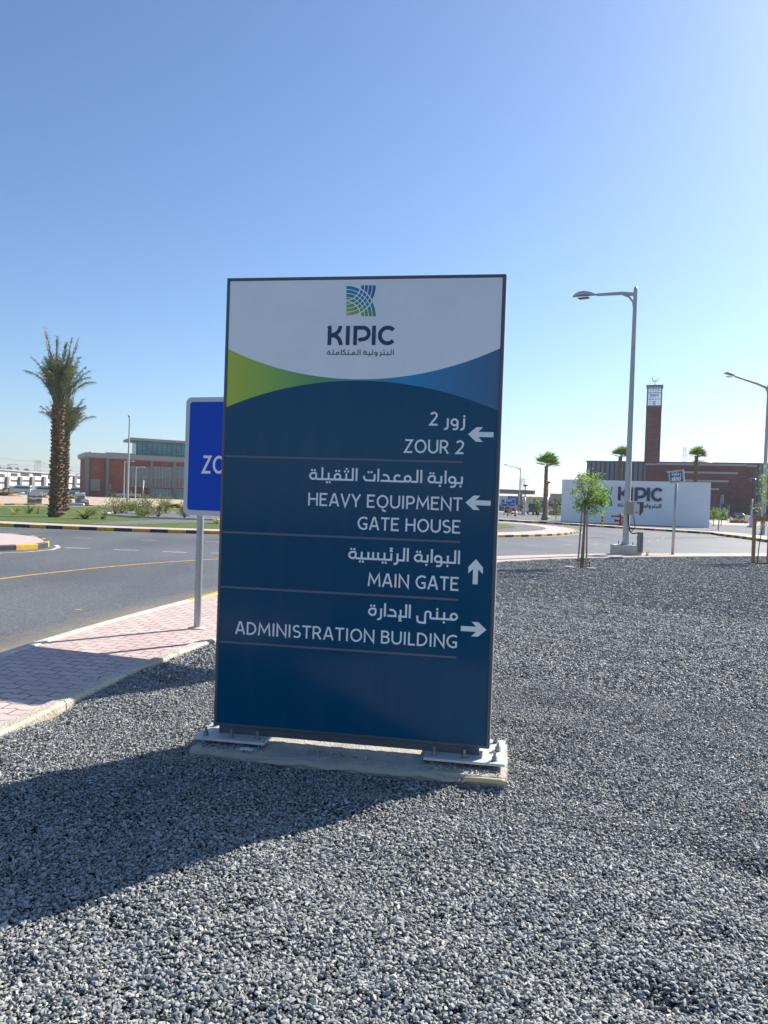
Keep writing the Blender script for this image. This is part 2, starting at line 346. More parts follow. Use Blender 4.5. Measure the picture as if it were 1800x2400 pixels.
# splitter island on the left
spl = smooth([(-16, 16.), (-12.6, 18.2), (-10.9, 19.75), (-10.35, 20.55), (-9.9, 21.4), (-9.72, 21.9), (-9.83, 22.6), (-10.3, 23.6), (-11.1, 24.9), (-12.2, 25.9), (-16, 28)], 5)
kerb('kerb', spl, .15, -.2, .03, .72, [M_kblk, M_kyel], side=1)
si = offset(spl, .15); mb = MB(); mb.poly(si, .024); o = mb.build('pavement', M_pavfar); uvl = o.data.uv_layers.new(name='UVMap')
for l in o.data.loops: uvl.data[l.index].uv = o.data.vertices[l.vertex_index].co[:2]
struct(o)

# far land beyond the roundabout
fr = smooth([(8.2, 84.), (12., 78.), (18., 67.8), (22.5, 60.2), (24.35, 57.)], 4)
fr2 = smooth([(23.75, 54.2), (23.05, 48.), (22.5, 44.6), (23.4, 41.), (27, 38.6), (34, 37.5), (60, 37)], 4)
left = circ(30.6, 172, 62, 60)
land = [(-400, 68), (-46, 62)]+left+fr+fr2+[(400, 40), (1400, 40), (1450, 2150), (-1450, 2150), (-1450, 68)]
mb = MB(); mb.poly(land, 0.); struct(mb.build('sand_plain', M_sand))
kerb('kerb', [(-46, 62)]+left, .15, -.2, .02, 1.0, [M_kblk, M_kyel], side=1)
kerb('kerb', fr, .15, -.2, .045, 1.05, [M_kblk, M_kyel], side=1)
kerb('kerb', fr2, .15, -.2, .045, .75, [M_kblk, M_kyel], side=1)
frf = nsamp(fr+fr2, 70)
o = strip('pavement', offset(frf, .12), offset(frf, 2.6), .03, M_pavfar)
mb = MB(); mb.poly(offset(frf, 2.55)+[(60, 60), (75, 95), (40, 112), (-6, 128), (-8, 112)], .012)
tag(mb.build('gravel_bed', M_gravfar), 'wide dark gravel bed around the low white logo wall', 'gravel', kind='stuff')
# service road and pale paving further right and behind
mb = MB(); mb.poly([at(1150, 1200, 118)[:2], at(1500, 1200, 118)[:2], at(1500, 1200, 150)[:2], at(1150, 1200, 150)[:2]], .016); struct(mb.build('road', M_asph))
o = strip('pavement', [G(1668, 1229, .02)[:2], G(1900, 1236, .02)[:2]], [G(1668, 1222, .02)[:2], G(1900, 1229, .02)[:2]], .02, M_pavfar)
# car park tarmac on the far left
mb = MB(); mb.poly([(-200, 196), (-60, 196), (-60, 330), (-200, 330)], .02); struct(mb.build('road', M_asph))

# road markings (4 mm above the road)
def mark(pts, w, m, z=ZR+.004, name='road_marking'):
    P = resample(pts, 1.) if len(pts) > 2 else pts
    A = offset(P, w/2) ; B = offset(P, -w/2); mbs = MB(); n = len(A)
    for i in range(n): mbs.v += [(*A[i], z), (*B[i], z)]
    for i in range(n-1): mbs.f.append((2*i+1, 2*i+3, 2*i+2, 2*i)); mbs.m.append(0)
    return struct(mbs.build(name, m))
for k in range(-3, 9):                                   # entry give-way dashes: circle of the outer lane edge
    a = math.radians(269.6-24.8+2.35*k*1.0); 
for a, c in (((152, 1284), (210, 1285.5)), ((265, 1288.6), (323, 1290)), ((381, 1293), (437, 1295)), ((494, 1296.3), (552, 1297.5))):
    mark([G(*a, ZR)[:2], G(*c, ZR)[:2]], .15, M_line)
for k in range(40):                                      # lane dashes round the island
    a0 = 205+k*4.35
    mark(circ(30.1, a0, a0+1.05, 2), .11, M_line)
mark(smooth([(-7.9, 8.), (-7.55, 11.5), (-7.14, 14.34), (-6.51, 16.42), (-5.64, 18.43), (-4.35, 20.47), (-2.4, 23.), (0, 25.2), (3, 27.2)], 5), .12, M_yline)
mark(smooth([(-4.35, 20.75), (-2.5, 23.2), (0, 25.5), (3, 27.6)], 5), .08, M_yline)
mark(smooth([(-14, 16.4), (-11.2, 18.7), (-9.95, 19.85), (-9.5, 20.7), (-9.3, 21.7), (-9.5, 22.5), (-10., 23.5)], 5), .13, M_line)
mark(circ(25.05, -180, 180, 120), .12, M_line)
mark([G(178, 1429, ZR)[:2], G(193, 1429.4, ZR)[:2]], .07, M_yline)
M_dust = bpy.data.materials.new('road_dust'); M_dust.use_nodes = True; nt = M_dust.node_tree; b = nt.nodes['Principled BSDF']
b.inputs['Base Color'].default_value = (.36, .31, .24, 1); b.inputs['Roughness'].default_value = .95
uv = node(nt, 'ShaderNodeUVMap'); s = node(nt, 'ShaderNodeSeparateXYZ'); nt.links.new(uv.outputs[0], s.inputs[0])
n = node(nt, 'ShaderNodeTexNoise'); n.inputs['Scale'].default_value = 1.1; n.inputs['Detail'].default_value = 7; n.inputs['Roughness'].default_value = .75; nt.links.new(uv.outputs[0], n.inputs['Vector'])
fall = math_(nt, 'SUBTRACT', 1.15, math_(nt, 'MULTIPLY', s.outputs[1], 1.25)); al = math_(nt, 'MULTIPLY', fall, math_(nt, 'MULTIPLY_ADD', n.outputs[0], 2.2, -.25))
al.node.use_clamp = True; al2 = math_(nt, 'MULTIPLY', al, .95); al2.node.use_clamp = True
tr = node(nt, 'ShaderNodeBsdfTransparent'); mx = node(nt, 'ShaderNodeMixShader'); nt.links.new(al2, mx.inputs[0]); nt.links.new(tr.outputs[0], mx.inputs[1]); nt.links.new(b.outputs[0], mx.inputs[2]); nt.links.new(mx.outputs[0], nt.nodes['Material Output'].inputs[0])
o = strip('sand_drift', offset(rout, .003), offset(rout, .93), ZR+.008, M_dust, 'stuff'); tag(o, 'pale sand blown along the road edge by the kerb', 'sand')

# ------------------------------------------------------------------ the near gravel plot
_tab = np.random.default_rng(12).uniform(-1, 1, (64, 64))
def vnoise(x, y, L):
    u, v = np.asarray(x)/L+17.3, np.asarray(y)/L+5.1; i, j = np.floor(u).astype(int), np.floor(v).astype(int); a, b_ = u-i, v-j; a, b_ = a*a*(3-2*a), b_*b_*(3-2*b_)
    T = lambda p, q: _tab[p % 64, q % 64]
    return (T(i, j)*(1-a)+T(i+1, j)*a)*(1-b_)+(T(i, j+1)*(1-a)+T(i+1, j+1)*a)*b_
_dr = np.random.default_rng(31); _dent = [(r*math.sin(a), r*math.cos(a), w, t, d) for r, a, w, t, d in zip(_dr.uniform(2.2, 14, 90), _dr.uniform(-.6, .62, 90), _dr.uniform(.05, .10, 90), _dr.uniform(-.6, .6, 90), _dr.uniform(.018, .04, 90))]
def hnoise(x, y):
    h = .022*vnoise(x, y, 1.4)+.020*vnoise(x+.3*y, y, .55)+.013*vnoise(y, x, .23)
    for (cx, cy, w, t, d) in _dent:                      # footprints and scuffs
        u, v = (x-cx)*math.cos(t)+(y-cy)*math.sin(t), -(x-cx)*math.sin(t)+(y-cy)*math.cos(t); h = h-d*np.exp(-(u/(w*1.8))**2-(v/w)**2)
    return h
rutA = smooth([G(1100, 1352)[:2], G(1260, 1357)[:2], G(1500, 1393)[:2], G(1800, 1424)[:2], G(2100, 1450)[:2]], 6)
rutB = smooth([G(1100, 1335)[:2], G(1420, 1362)[:2], G(1620, 1380)[:2], G(1800, 1394)[:2], G(2100, 1420)[:2]], 6)
def rut(x, y):
    out = np.zeros_like(x)
    for R_ in (rutA, rutB):
        P = np.array(R_); d = np.full(x.shape, 9.)
        for i in range(len(P)-1):
            a, c = P[i], P[i+1]; t = np.clip(((x-a[0])*(c[0]-a[0])+(y-a[1])*(c[1]-a[1]))/((c-a)**2).sum(), 0, 1)
            d = np.minimum(d, np.hypot(x-a[0]-t*(c[0]-a[0]), y-a[1]-t*(c[1]-a[1])))
        out += -.022*np.exp(-(d/.14)**2)+.016*np.exp(-((d-.28)/.12)**2)
    return out
gl = np.array(gin); gly = gl[:, 1]
def inside(x, y, m=.0):    # right of the edging line
    return x > np.interp(y, gly, gl[:, 0])+m
M_stone = bpy.data.materials.new('gravel_stone'); M_stone.use_nodes = True; nt = M_stone.node_tree; b = nt.nodes['Principled BSDF']
g = node(nt, 'ShaderNodeNewGeometry'); r1 = ramp(nt, [(0, (.13, .138, .135)), (.35, (.255, .266, .258)), (.75, (.385, .392, .378)), (.93, (.46, .455, .43)), (1, (.50, .47, .42))]); nt.links.new(g.outputs['Random Per Island'], r1.inputs[0])
nt.links.new(r1.outputs[0], b.inputs['Base Color']); b.inputs['Roughness'].default_value = .65; b.inputs['Specular IOR Level'].default_value = .3
M_gbase = mat('gravel_underlay', (.05, .053, .055), .9, var=.5, vscale=60, bump=1., bscale=90)
# underlay sheet
xs = np.linspace(-3, 34, 150); ys = np.r_[np.linspace(-3, 12, 90), np.linspace(12.2, 37, 70)]
mb = MB(); poly = [(float(x), float(y)) for x, y in gin]
poly2 = [(-2.6, -6)]+poly+[(60, 52), (60, -6)]
mb.poly(poly2, -.085); tag(mb.build('gravel_underlay', M_gbase), 'dark grit under the loose gravel of the sign plot', 'gravel', kind='stuff')
R_ = np.random.default_rng(5)
ico_t = (1+5**.5)/2
ICO = np.array([(-1, ico_t, 0), (1, ico_t, 0), (-1, -ico_t, 0), (1, -ico_t, 0), (0, -1, ico_t), (0, 1, ico_t), (0, -1, -ico_t), (0, 1, -ico_t), (ico_t, 0, -1), (ico_t, 0, 1), (-ico_t, 0, -1), (-ico_t, 0, 1)])/1.902
ICF = np.array([(0, 11, 5), (0, 5, 1), (0, 1, 7), (0, 7, 10), (0, 10, 11), (1, 5, 9), (5, 11, 4), (11, 10, 2), (10, 7, 6), (7, 1, 8), (3, 9, 4), (3, 4, 2), (3, 2, 6), (3, 6, 8), (3, 8, 9), (4, 9, 5), (2, 4, 11), (6, 2, 10), (8, 6, 7), (9, 8, 1)])
OCT = np.array([(1, 0, 0), (-1, 0, 0), (0, 1, 0), (0, -1, 0), (0, 0, 1), (0, 0, -1)], float)
OCF = np.array([(0, 2, 4), (2, 1, 4), (1, 3, 4), (3, 0, 4), (2, 0, 5), (1, 2, 5), (3, 1, 5), (0, 3, 5)])
def rotm(n):
    q = R_.normal(size=(n, 4)); q /= np.linalg.norm(q, axis=1)[:, None]; w, x, y, z = q.T
    return np.stack([1-2*(y*y+z*z), 2*(x*y-z*w), 2*(x*z+y*w), 2*(x*y+z*w), 1-2*(x*x+z*z), 2*(y*z-x*w), 2*(x*z-y*w), 2*(y*z+x*w), 1-2*(x*x+y*y)], 1).reshape(n, 3, 3)
def stones(x, y, z, s, B, F):
    n = len(x); V = np.repeat(B[None], n, 0)*(1+.28*R_.normal(size=(n, len(B), 3)).clip(-1.5, 1.5))
    V *= s[:, None, None]*np.stack([R_.uniform(1.15, 1.6, n), R_.uniform(.6, .95, n), R_.uniform(.36, .68, n)], 1)[:, None, :]
    # lie mostly flat: random yaw, moderate tilt
    V = np.einsum('nij,nkj->nki', rotm(n)*.45+0*V[:, :1, :1], V)+.55*V if False else np.einsum('nij,nkj->nki', tilt(n), V)
    V += np.stack([x, y, z], 1)[:, None, :]
    return V.reshape(-1, 3), (F[None]+(np.arange(n)*len(B))[:, None, None]).reshape(-1, 3)
def tilt(n):
    a = R_.uniform(0, 2*pi, n); t = R_.normal(0, .55, n); bdir = R_.uniform(0, 2*pi, n)
    ca, sa, ct, st, cb, sb = np.cos(a), np.sin(a), np.cos(t), np.sin(t), np.cos(bdir), np.sin(bdir); O = np.zeros(n); I = np.ones(n)
    Rz = np.stack([ca, -sa, O, sa, ca, O, O, O, I], 1).reshape(n, 3, 3); Rx = np.stack([I, O, O, O, ct, -st, O, st, ct], 1).reshape(n, 3, 3); Rb = np.stack([cb, -sb, O, sb, cb, O, O, O, I], 1).reshape(n, 3, 3)
    return np.einsum('nij,njk,nkl->nil', Rb, Rx, Rz)
Vs, Fs, base = [], [], 0
PAD = None
def scatter(ra, rb_, dens, s0, s1, B, F, amax=.66):
    global base
    n = int(dens*amax*(rb_**2-ra**2)); r = np.sqrt(R_.uniform(ra**2, rb_**2, n)); a = R_.uniform(-amax, amax, n)
    x, y = r*np.sin(a), r*np.cos(a); k = inside(x, y, .02); x, y = x[k], y[k]
    # keep clear of the concrete pad
    u = (x+1.149)*math.cos(math.radians(-9.6))+(y-4.704)*math.sin(math.radians(-9.6)); v = -(x+1.149)*math.sin(math.radians(-9.6))+(y-4.704)*math.cos(math.radians(-9.6))
    k = ~((u > .0) & (u < 1.93) & (v > .0) & (v < .66)); x, y = x[k], y[k]
    # patchy thinning where feet and wheels pressed the stones
    s = np.exp(R_.normal(0, .32, len(x)))*(s0+s1)/2*.5; s = s.clip(s0*.35, s1*.75)
    z = hnoise(x, y)+rut(x, y)-.022+R_.uniform(0, .016, len(x))+s*.3
    V, Fc = stones(x, y, z, s, B, F); Vs.append(V); Fs.append(Fc+base); base += len(V)
BIP = np.array([(1, 0, 0), (-.5, .87, 0), (-.5, -.87, 0), (0, 0, 1), (0, 0, -1)], float); BIF = np.array([(0, 1, 3), (1, 2, 3), (2, 0, 3), (1, 0, 4), (2, 1, 4), (0, 2, 4)])
scatter(1.5, 3.9, 15000, .0075, .0165, ICO, ICF, .62)
scatter(3.9, 7.0, 12500, .0085, .017, OCT, OCF, .62)
scatter(7.0, 13., 4300, .013, .025, OCT, OCF, .60)
scatter(13., 31., 1250, .018, .035, BIP, BIF, .57)
# stones kicked over the concrete edging on to the pavers
e_ = np.array(offset(gin, .1)); k_ = R_.integers(12, 70, 420); d_ = np.abs(R_.normal(0, .09, 420)); xx = e_[k_, 0]-d_+R_.uniform(-.02, .02, 420); yy = e_[k_, 1]+R_.uniform(-.35, .35, 420); ss = R_.uniform(.0035, .008, 420)
kk = xx < np.interp(yy, gly, gl[:, 0])-.005; xx, yy, ss = xx[kk], yy[kk], ss[kk]; on = xx > np.interp(yy, gly, gl[:, 0])-.13
V, Fc = stones(xx, yy, np.where(on, .033, .013)+ss*.4, ss, OCT, OCF); Vs.append(V); Fs.append(Fc+base); base += len(V)
# a few strays on the pad and pavement
V = np.concatenate(Vs); Fc = np.concatenate(Fs)
def np_mesh(name, V, F, m, kind=None):
    me = bpy.data.meshes.new(name); me.vertices.add(len(V)); me.vertices.foreach_set('co', V.astype(np.float32).ravel())
    me.loops.add(F.size); me.loops.foreach_set('vertex_index', F.astype(np.int32).ravel()); me.polygons.add(len(F)); me.polygons.foreach_set('loop_start', np.arange(0, F.size, 3, dtype=np.int32))
    me.update(calc_edges=True); me.shade_flat(); me.materials.append(m); o = bpy.data.objects.new(name, me); COL.objects.link(o); return o
print('gravel tris', len(Fc))
tag(np_mesh('gravel', V, Fc, M_stone), 'loose dark grey crushed gravel covering the plot around the sign', 'gravel', kind='stuff')
# ================================================================== LETTERING
def LAT():
    e = lambda cx, cy, rx, ry, a, b_: arc(cx, cy, rx, ry, a, b_, 14)
    return {
     'A': (.68, [[(.05, 0), (.3, .95), (.38, .95), (.63, 0)], [(.15, .31), (.53, .31)]]),
     'B': (.56, [[(.06, 1), (.06, 0)], [(.1, .94), (.26, .94)]+e(.26, .735, .2, .205, 90, -90)+[(.12, .53)], [(.28, .53)]+e(.28, .295, .22, .235, 90, -90)+[(.1, .06)]]),
     'D': (.67, [[(.06, 1), (.06, 0)], [(.1, .94), (.2, .94)]+e(.2, .5, .40, .44, 90, -90)+[(.1, .06)]]),
     'E': (.54, [[(.52, .94), (.06, .94), (.06, .06), (.52, .06)], [(.1, .52), (.44, .52)]]),
     'G': (.68, [e(.42, .5, .36, .44, 52, 290)+[(.6, .12), (.6, .44), (.38, .44)]]),
     'H': (.67, [[(.06, 1), (.06, 0)], [(.6, 1), (.6, 0)], [(.11, .52), (.55, .52)]]),
     'I': (.19, [[(.09, 1), (.09, 0)]]),
     'L': (.46, [[(.06, 1), (.06, .06), (.45, .06)]]),
     'M': (.84, [[(.05, 0), (.12, .93), (.42, .28), (.72, .93), (.79, 0)]]),
     'N': (.68, [[(.06, 0), (.06, .95), (.62, .05), (.62, 1)]]),
     'O': (.78, [e(.39, .5, .33, .445, 90, 450)]),
     'P': (.56, [[(.06, 1), (.06, 0)], [(.1, .94), (.26, .94)]+e(.26, .68, .24, .26, 90, -90)+[(.1, .42)]]),
     'Q': (.78, [e(.39, .5, .33, .445, 90, 450), [(.38, -.08), (.46, -.19), (.62, -.25)]]),
     'R': (.6, [[(.06, 1), (.06, 0)], [(.1, .94), (.26, .94)]+e(.26, .7, .23, .24, 90, -90)+[(.1, .46)], [(.28, .46), (.55, 0)]]),
     'S': (.54, [e(.27, .72, .2, .22, 40, 250)+e(.27, .28, .23, .22, 70, -140)]),
     'T': (.58, [[(0, .94), (.58, .94)], [(.29, .9), (.29, 0)]]),
     'U': (.66, [[(.06, 1), (.06, .36)]+e(.33, .36, .27, .30, 180, 360)+[(.6, 1)]]),
     'V': (.62, [[(.03, 1), (.31, .04), (.59, 1)]]),
     'F': (.5, [[(.5, .94), (.06, .94), (.06, 0)], [(.1, .5), (.44, .5)]]),
     'Y': (.6, [[(.03, 1), (.3, .45), (.3, 0)], [(.57, 1), (.3, .45)]]),
     'Z': (.58, [[(.05, .94), (.5, .94), (.05, .06), (.54, .06)]]),
     '2': (.54, [e(.27, .72, .21, .22, 155, -20)+[(.42, .5), (.07, .06), (.52, .06)]]),
     ' ': (.22, [])}
LATIN = LAT()
def latin(mb, F, text, sL, sR, z0, H, d, t=.14, gap=.1, mi=0):
    w = sum(LATIN[c][0] for c in text)+gap*(len(text)-1); k = (sR-sL)/w; x = 0; n = 0
    for c in text:
        cw, st = LATIN[c]
        for p in st:
            cl = len(p) > 8 and math.dist(p[0], p[-1]) < 1e-6
            mb.ribbon(F, [(sL+(x+a)*k, z0+b_*H) for a, b_ in p], t*H, d+.00012*(n % 5), closed=cl, mi=mi); n += 1
        x += cw+gap
class Arab:
    """monoline Arabic strokes, x in photo-zoom pixels, y in units of the alef height"""
    def __init__(self, mb, F, d, xr, xl, sR, sL, z0, H, A, t=.16, mi=0):
        self.mb, self.F, self.d, self.t, self.H, self.z0, self.A, self.mi = mb, F, d, t, H, z0, A, mi; self.fx = lambda x: sR+(x-xr)*(sL-sR)/(xl-xr); self.n = 0; self.b = t/2; self.kx = (sL-sR)/(xl-xr)
    def pl(self, pts, closed=False, t=None):
        self.mb.ribbon(self.F, [(self.fx(x), self.z0+y*self.H) for x, y in pts], (t or self.t)*self.H, self.d+.00012*(self.n % 6), closed, self.mi); self.n += 1
    def dot(self, *xy):
        for x, y in xy:
            c = [(self.fx(x)+.088*self.H*math.cos(a*pi/5), self.z0+y*self.H+.088*self.H*math.sin(a*pi/5)) for a in range(10)]
            self.mb.add([self.F.p(s, self.d+.0001*(self.n % 6), z) for s, z in c], [tuple(range(10))], self.mi); self.n += 1
    def v(self, x, h=1.): self.pl([(x, h), (x, 0)])                                      # alef / lam
    def tooth(self, x, h=.58): self.pl([(x, h), (x, self.b)])
    def base(self, a, b_): self.pl([(a, self.b), (b_, self.b)])
    def ring(self, x, y=.29, rx=None, ry=.215, r=None):
        rx = (rx or .225)*self.A; self.pl(arc(x, y, rx, ry, 0, 360, 18), True)
    def waw(self, x):
        rx = .235*self.A; self.ring(x, .30, .235, .225); self.pl([(x+rx, .30), (x+rx, -.05)]+arc(x+rx-.2*self.A, -.05, .2*self.A, .17, 0, -90, 6)+[(x-.12*self.A, -.21)])
    def reh(self, x, h=.58): self.pl([(x, h), (x, -.02)]+arc(x-.2*self.A, -.02, .2*self.A, .2, 0, -90, 6)+[(x-.27*self.A, -.2)])
    def teh(self, x, dots=True):   # final teh marbuta, x = centre of the ring
        r = .22*self.A; self.pl([(x+1.1*r, .545), (x, .545)]+arc(x, .31, r*1.1, .235, 90, 270, 10)+[(x+.3*r, .075)]+arc(x+.3*r, .30, r*.8, .225, -90, 0, 6)+[(x+1.1*r, .545)], False)
        if dots: self.dot((x-.1*self.A, .76), (x+.13*self.A, .76))
    def dal(self, xr, xl): self.pl([(xl+.16*self.A, .53)]+arc(xr-.28*self.A, .2, .28*self.A, .33, 90, 0, 8)+[(xr, .08), (xl, .08)])
# the five sign lines; x values read off the photograph's lettering
def ar_gate_heavy(a):
    a.tooth(1514); a.dot((1490, -.17)); a.base(1530, 1405); a.waw(1330); a.v(1204); a.tooth(1124); a.dot((1102, -.17)); a.base(1140, 1000); a.teh(940)
    a.v(741); a.v(667); a.base(685, 545); a.ring(483); a.base(440, 235); a.pl([(338, .46)]+arc(285, .3, 58, .24, 70, 250, 10)); a.base(240, 115)
    a.dal(118, -41); a.v(-88); a.tooth(-160); a.pl([(-150, .08), (-300, .08)]+arc(-300, .3, 64, .22, 270, 180, 6)+[(-364, .42)]); a.dot((-282, .72), (-225, .72))
    a.v(-514); a.v(-588); a.tooth(-716); a.base(-570, -850); a.dot((-748, .72), (-680, .72), (-714, .92)); a.ring(-891); a.dot((-920, .74), (-860, .74)); a.base(-830, -1210)
    a.tooth(-1066); a.dot((-1096, -.15), (-1040, -.15)); a.v(-1192); a.base(-1180, -1310); a.teh(-1376)
def ar_zour(a):
    a.reh(892, .6); a.dot((893, .76)); a.waw(707); a.reh(576, .6)
    a.pl(arc(300, .79, 58, .2, 160, -25, 10)+[(340, .62), (235, .1), (378, .1)])
def ar_main_gate(a):
    a.v(1522); a.v(1474); a.tooth(1382); a.base(1486, 1295); a.dot((1380, -.17)); a.waw(1258); a.v(1176); a.tooth(1124); a.dot((1110, -.17)); a.base(1135, 1045); a.teh(1003); 
    a.v(868); a.v(820); a.base(832, 728); a.reh(736, .58); a.tooth(655); a.base(668, 440); a.pl([(673, .93), (640, .93), (660, .76), (634, .74)], t=.09); a.pl([(675, .72), (632, .72)], t=.09)
    a.tooth(567); a.dot((546, -.15), (585, -.15)); a.tooth(482); a.tooth(418); a.tooth(355); a.base(450, 190); a.tooth(267); a.dot((246, -.15), (285, -.15)); a.teh(145)
def ar_admin(a):
    a.ring(1182); a.tooth(1058); a.base(1175, 880); a.dot((1056, -.17)); a.tooth(968, .6); a.dot((968, .77))
    a.pl([(882, .08)]+[(882, .3)]+arc(850, .4, 34, .16, 0, 180, 8)+[(814, .2), (814, -.28)]+arc(760, -.08, 45, .2, 270, 180, 6)+[(712, .22)])
    a.v(614); a.v(566); a.base(580, 465); a.tooth(496); a.pl([(508, -.06), (478, -.06), (500, -.2), (475, -.2)], t=.09); a.pl([(512, -.25), (470, -.25)], t=.09)
    a.dal(430, 322); a.v(290); a.reh(240, .6); a.teh(124)
def ar_company(a):
    a.v(1343); a.v(1300); a.base(1310, 1090); a.tooth(1237); a.dot((1237, -.2)); a.tooth(1165); a.dot((1150, .86), (1178, .86)); a.reh(1104, .55); a.waw(1008); a.v(945)
    a.base(955, 830); a.tooth(885); a.dot((872, -.2), (897, -.2)); a.teh(795)
    a.v(700); a.v(662); a.base(670, 600); a.ring(575); a.base(580, 320); a.tooth(470); a.dot((458, .86), (484, .86))
    a.pl([(410, .08), (410, .42), (365, .7), (410, 1.0)]); a.v(335); a.ring(265); a.base(300, 120); a.v(175); a.teh(85)
def company_letters(mb, F, d, cv, h, t=1., mi=0, thick=0.):
    """the five logo letters; cv maps the letter grid (0..1320, 0..375 up) to the plane; ribbons h wide"""
    k = [0]
    def rb_(pts, closed=False, w=75):
        P = [cv(x, y) for x, y in pts]
        if thick: slab(mb, F, P, w*h, d, thick+.0006*(k[0] % 4), mi)
        else: mb.ribbon(F, P, w*h, d+.00012*(k[0] % 5), closed, mi)
        k[0] += 1
    rb_([(38, 0), (38, 330), (20, 372)]); rb_([(74, 150)]+[(82, 196)]+arc(76, 372, 168, 176, -84, 0, 10)); rb_(arc(76, 0, 184, 194, 86, 0, 10))
    rb_([(395, 0), (395, 372)]); rb_([(540, 0), (540, 372)]); rb_([(578, 335), (690, 335)]+arc(690, 224, 112, 111, 90, -90, 14)+[(640, 108), (612, 82)])
    rb_([(900, 0), (900, 372)]); rb_(arc(1165, 186, 148, 150, 42, 318, 22))
def slab(mb, F, P, w, d, th, mi=0):
    m2 = MB(); m2.ribbon(F, P, w, d+th); n = len(m2.v); back = [tuple(np.array(v)-F.n*th) for v in m2.v]
    fs = list(m2.f); k = n//2
    for i in range(k-1): fs += [(2*i, 2*i+2, n+2*i+2, n+2*i), (2*i+3, 2*i+1, n+2*i+1, n+2*i+3)]
    fs += [(1, 0, n, n+1), (2*k-2, 2*k-1, n+2*k-1, n+2*k-2)]
    mb.add(m2.v+back, fs, mi)

def emblem_mat(name, base):
    """woven quarter-circle bands, computed from the print's UVs; base = colour of the surface it is printed on"""
    m = bpy.data.materials.new(name); m.use_nodes = True; nt = m.node_tree; b = nt.nodes['Principled BSDF']
    uv = node(nt, 'ShaderNodeUVMap'); s = node(nt, 'ShaderNodeSeparateXYZ'); nt.links.new(uv.outputs[0], s.inputs[0]); X, Y = s.outputs[0], s.outputs[1]
    def radial(cy):
        dy = math_(nt, 'SUBTRACT', Y, cy); return math_(nt, 'SQRT', math_(nt, 'ADD', math_(nt, 'MULTIPLY', X, X), math_(nt, 'MULTIPLY', dy, dy)))
    def bands(r):
        q = math_(nt, 'DIVIDE', math_(nt, 'SUBTRACT', r, .485), .1275)       # 0..4 across the four bands
        ann = math_(nt, 'MULTIPLY', math_(nt, 'GREATER_THAN', q, 0), math_(nt, 'LESS_THAN', q, 4)); annw = math_(nt, 'MULTIPLY', math_(nt, 'GREATER_THAN', q, -.2), math_(nt, 'LESS_THAN', q, 4.2))
        fr_ = math_(nt, 'FRACT', q); on = math_(nt, 'MULTIPLY', math_(nt, 'GREATER_THAN', fr_, .1), math_(nt, 'LESS_THAN', fr_, .9))
        gapv = math_(nt, 'MULTIPLY', annw, math_(nt, 'SUBTRACT', 1, math_(nt, 'MULTIPLY', on, ann))); return ann, gapv
    a, ga = bands(radial(0.)); c, gc = bands(radial(1.))
    allm = math_(nt, 'MULTIPLY', math_(nt, 'MAXIMUM', a, c), math_(nt, 'MULTIPLY', math_(nt, 'SUBTRACT', 1, ga), math_(nt, 'SUBTRACT', 1, gc)))
    t = math_(nt, 'MULTIPLY', math_(nt, 'ADD', math_(nt, 'MULTIPLY', X, .6), math_(nt, 'MULTIPLY', Y, 1.)), .62)
    r = ramp(nt, [(0, (.55, .58, .04)), (.22, (.22, .43, .10)), (.42, (.03, .29, .20)), (.62, (.02, .24, .46)), (1, (.04, .11, .28))]); nt.links.new(t, r.inputs[0])
    mx = node(nt, 'ShaderNodeMixRGB'); nt.links.new(allm, mx.inputs[0]); mx.inputs[1].default_value = (*base, 1); nt.links.new(r.outputs[0], mx.inputs[2])
    nt.links.new(mx.outputs[0], b.inputs['Base Color']); b.inputs['Roughness'].default_value = .4; return m
def emblem(F, quad, d, m, name, parent, off):
    e = MB(off); e.add([F.p(s, d, z) for s, z in quad], [(0, 1, 2, 3)]); o = e.build(name, m, parent); u = o.data.uv_layers.new(name='UVMap')
    for l, c in zip(o.data.loops, [(0, 0), (1, 0), (1, 1), (0, 1)]): u.data[l.index].uv = c
    return o

# ================================================================== THE WAYFINDING SIGN
ZB = .12
SB = (-1.0466, 4.899); SA = math.radians(-9.542)
FS = Frame(SB, (SB[0]+math.cos(SA), SB[1]+math.sin(SA))); SW, ST, SDEP = 1.753, 2.975, .15
WHITE = (.90, .90, .90)
M_frame = mat('sign_frame_grey', (.10, .108, .125), .42, .35, var=.1, vscale=3)
M_header = mat('sign_header_white', WHITE, .35, 0, .5, var=.035, vscale=2.5, detail=8)
M_navy = bpy.data.materials.new('sign_navy'); M_navy.use_nodes = True; b = M_navy.node_tree.nodes['Principled BSDF']
b.inputs['Base Color'].default_value = (.0005, .070, .152, 1); b.inputs['Roughness'].default_value = .22; b.inputs['Specular IOR Level'].default_value = .22
nt = M_navy.node_tree; tc = node(nt, 'ShaderNodeTexCoord'); n = node(nt, 'ShaderNodeTexNoise'); n.inputs['Scale'].default_value = 2.2; n.inputs['Detail'].default_value = 6
nt.links.new(tc.outputs['Object'], n.inputs['Vector']); r = ramp(nt, [(.35, (.11,)*3), (.65, (.17,)*3)]); nt.links.new(n.outputs[0], r.inputs[0]); nt.links.new(r.outputs[0], b.inputs['Roughness'])
mp = node(nt, 'ShaderNodeMapping'); mp.inputs['Scale'].default_value = (7, 7, .8); nt.links.new(tc.outputs['Object'], mp.inputs[0]); n5 = node(nt, 'ShaderNodeTexNoise'); n5.inputs['Scale'].default_value = 1.6; n5.inputs['Detail'].default_value = 7; nt.links.new(mp.outputs[0], n5.inputs['Vector'])
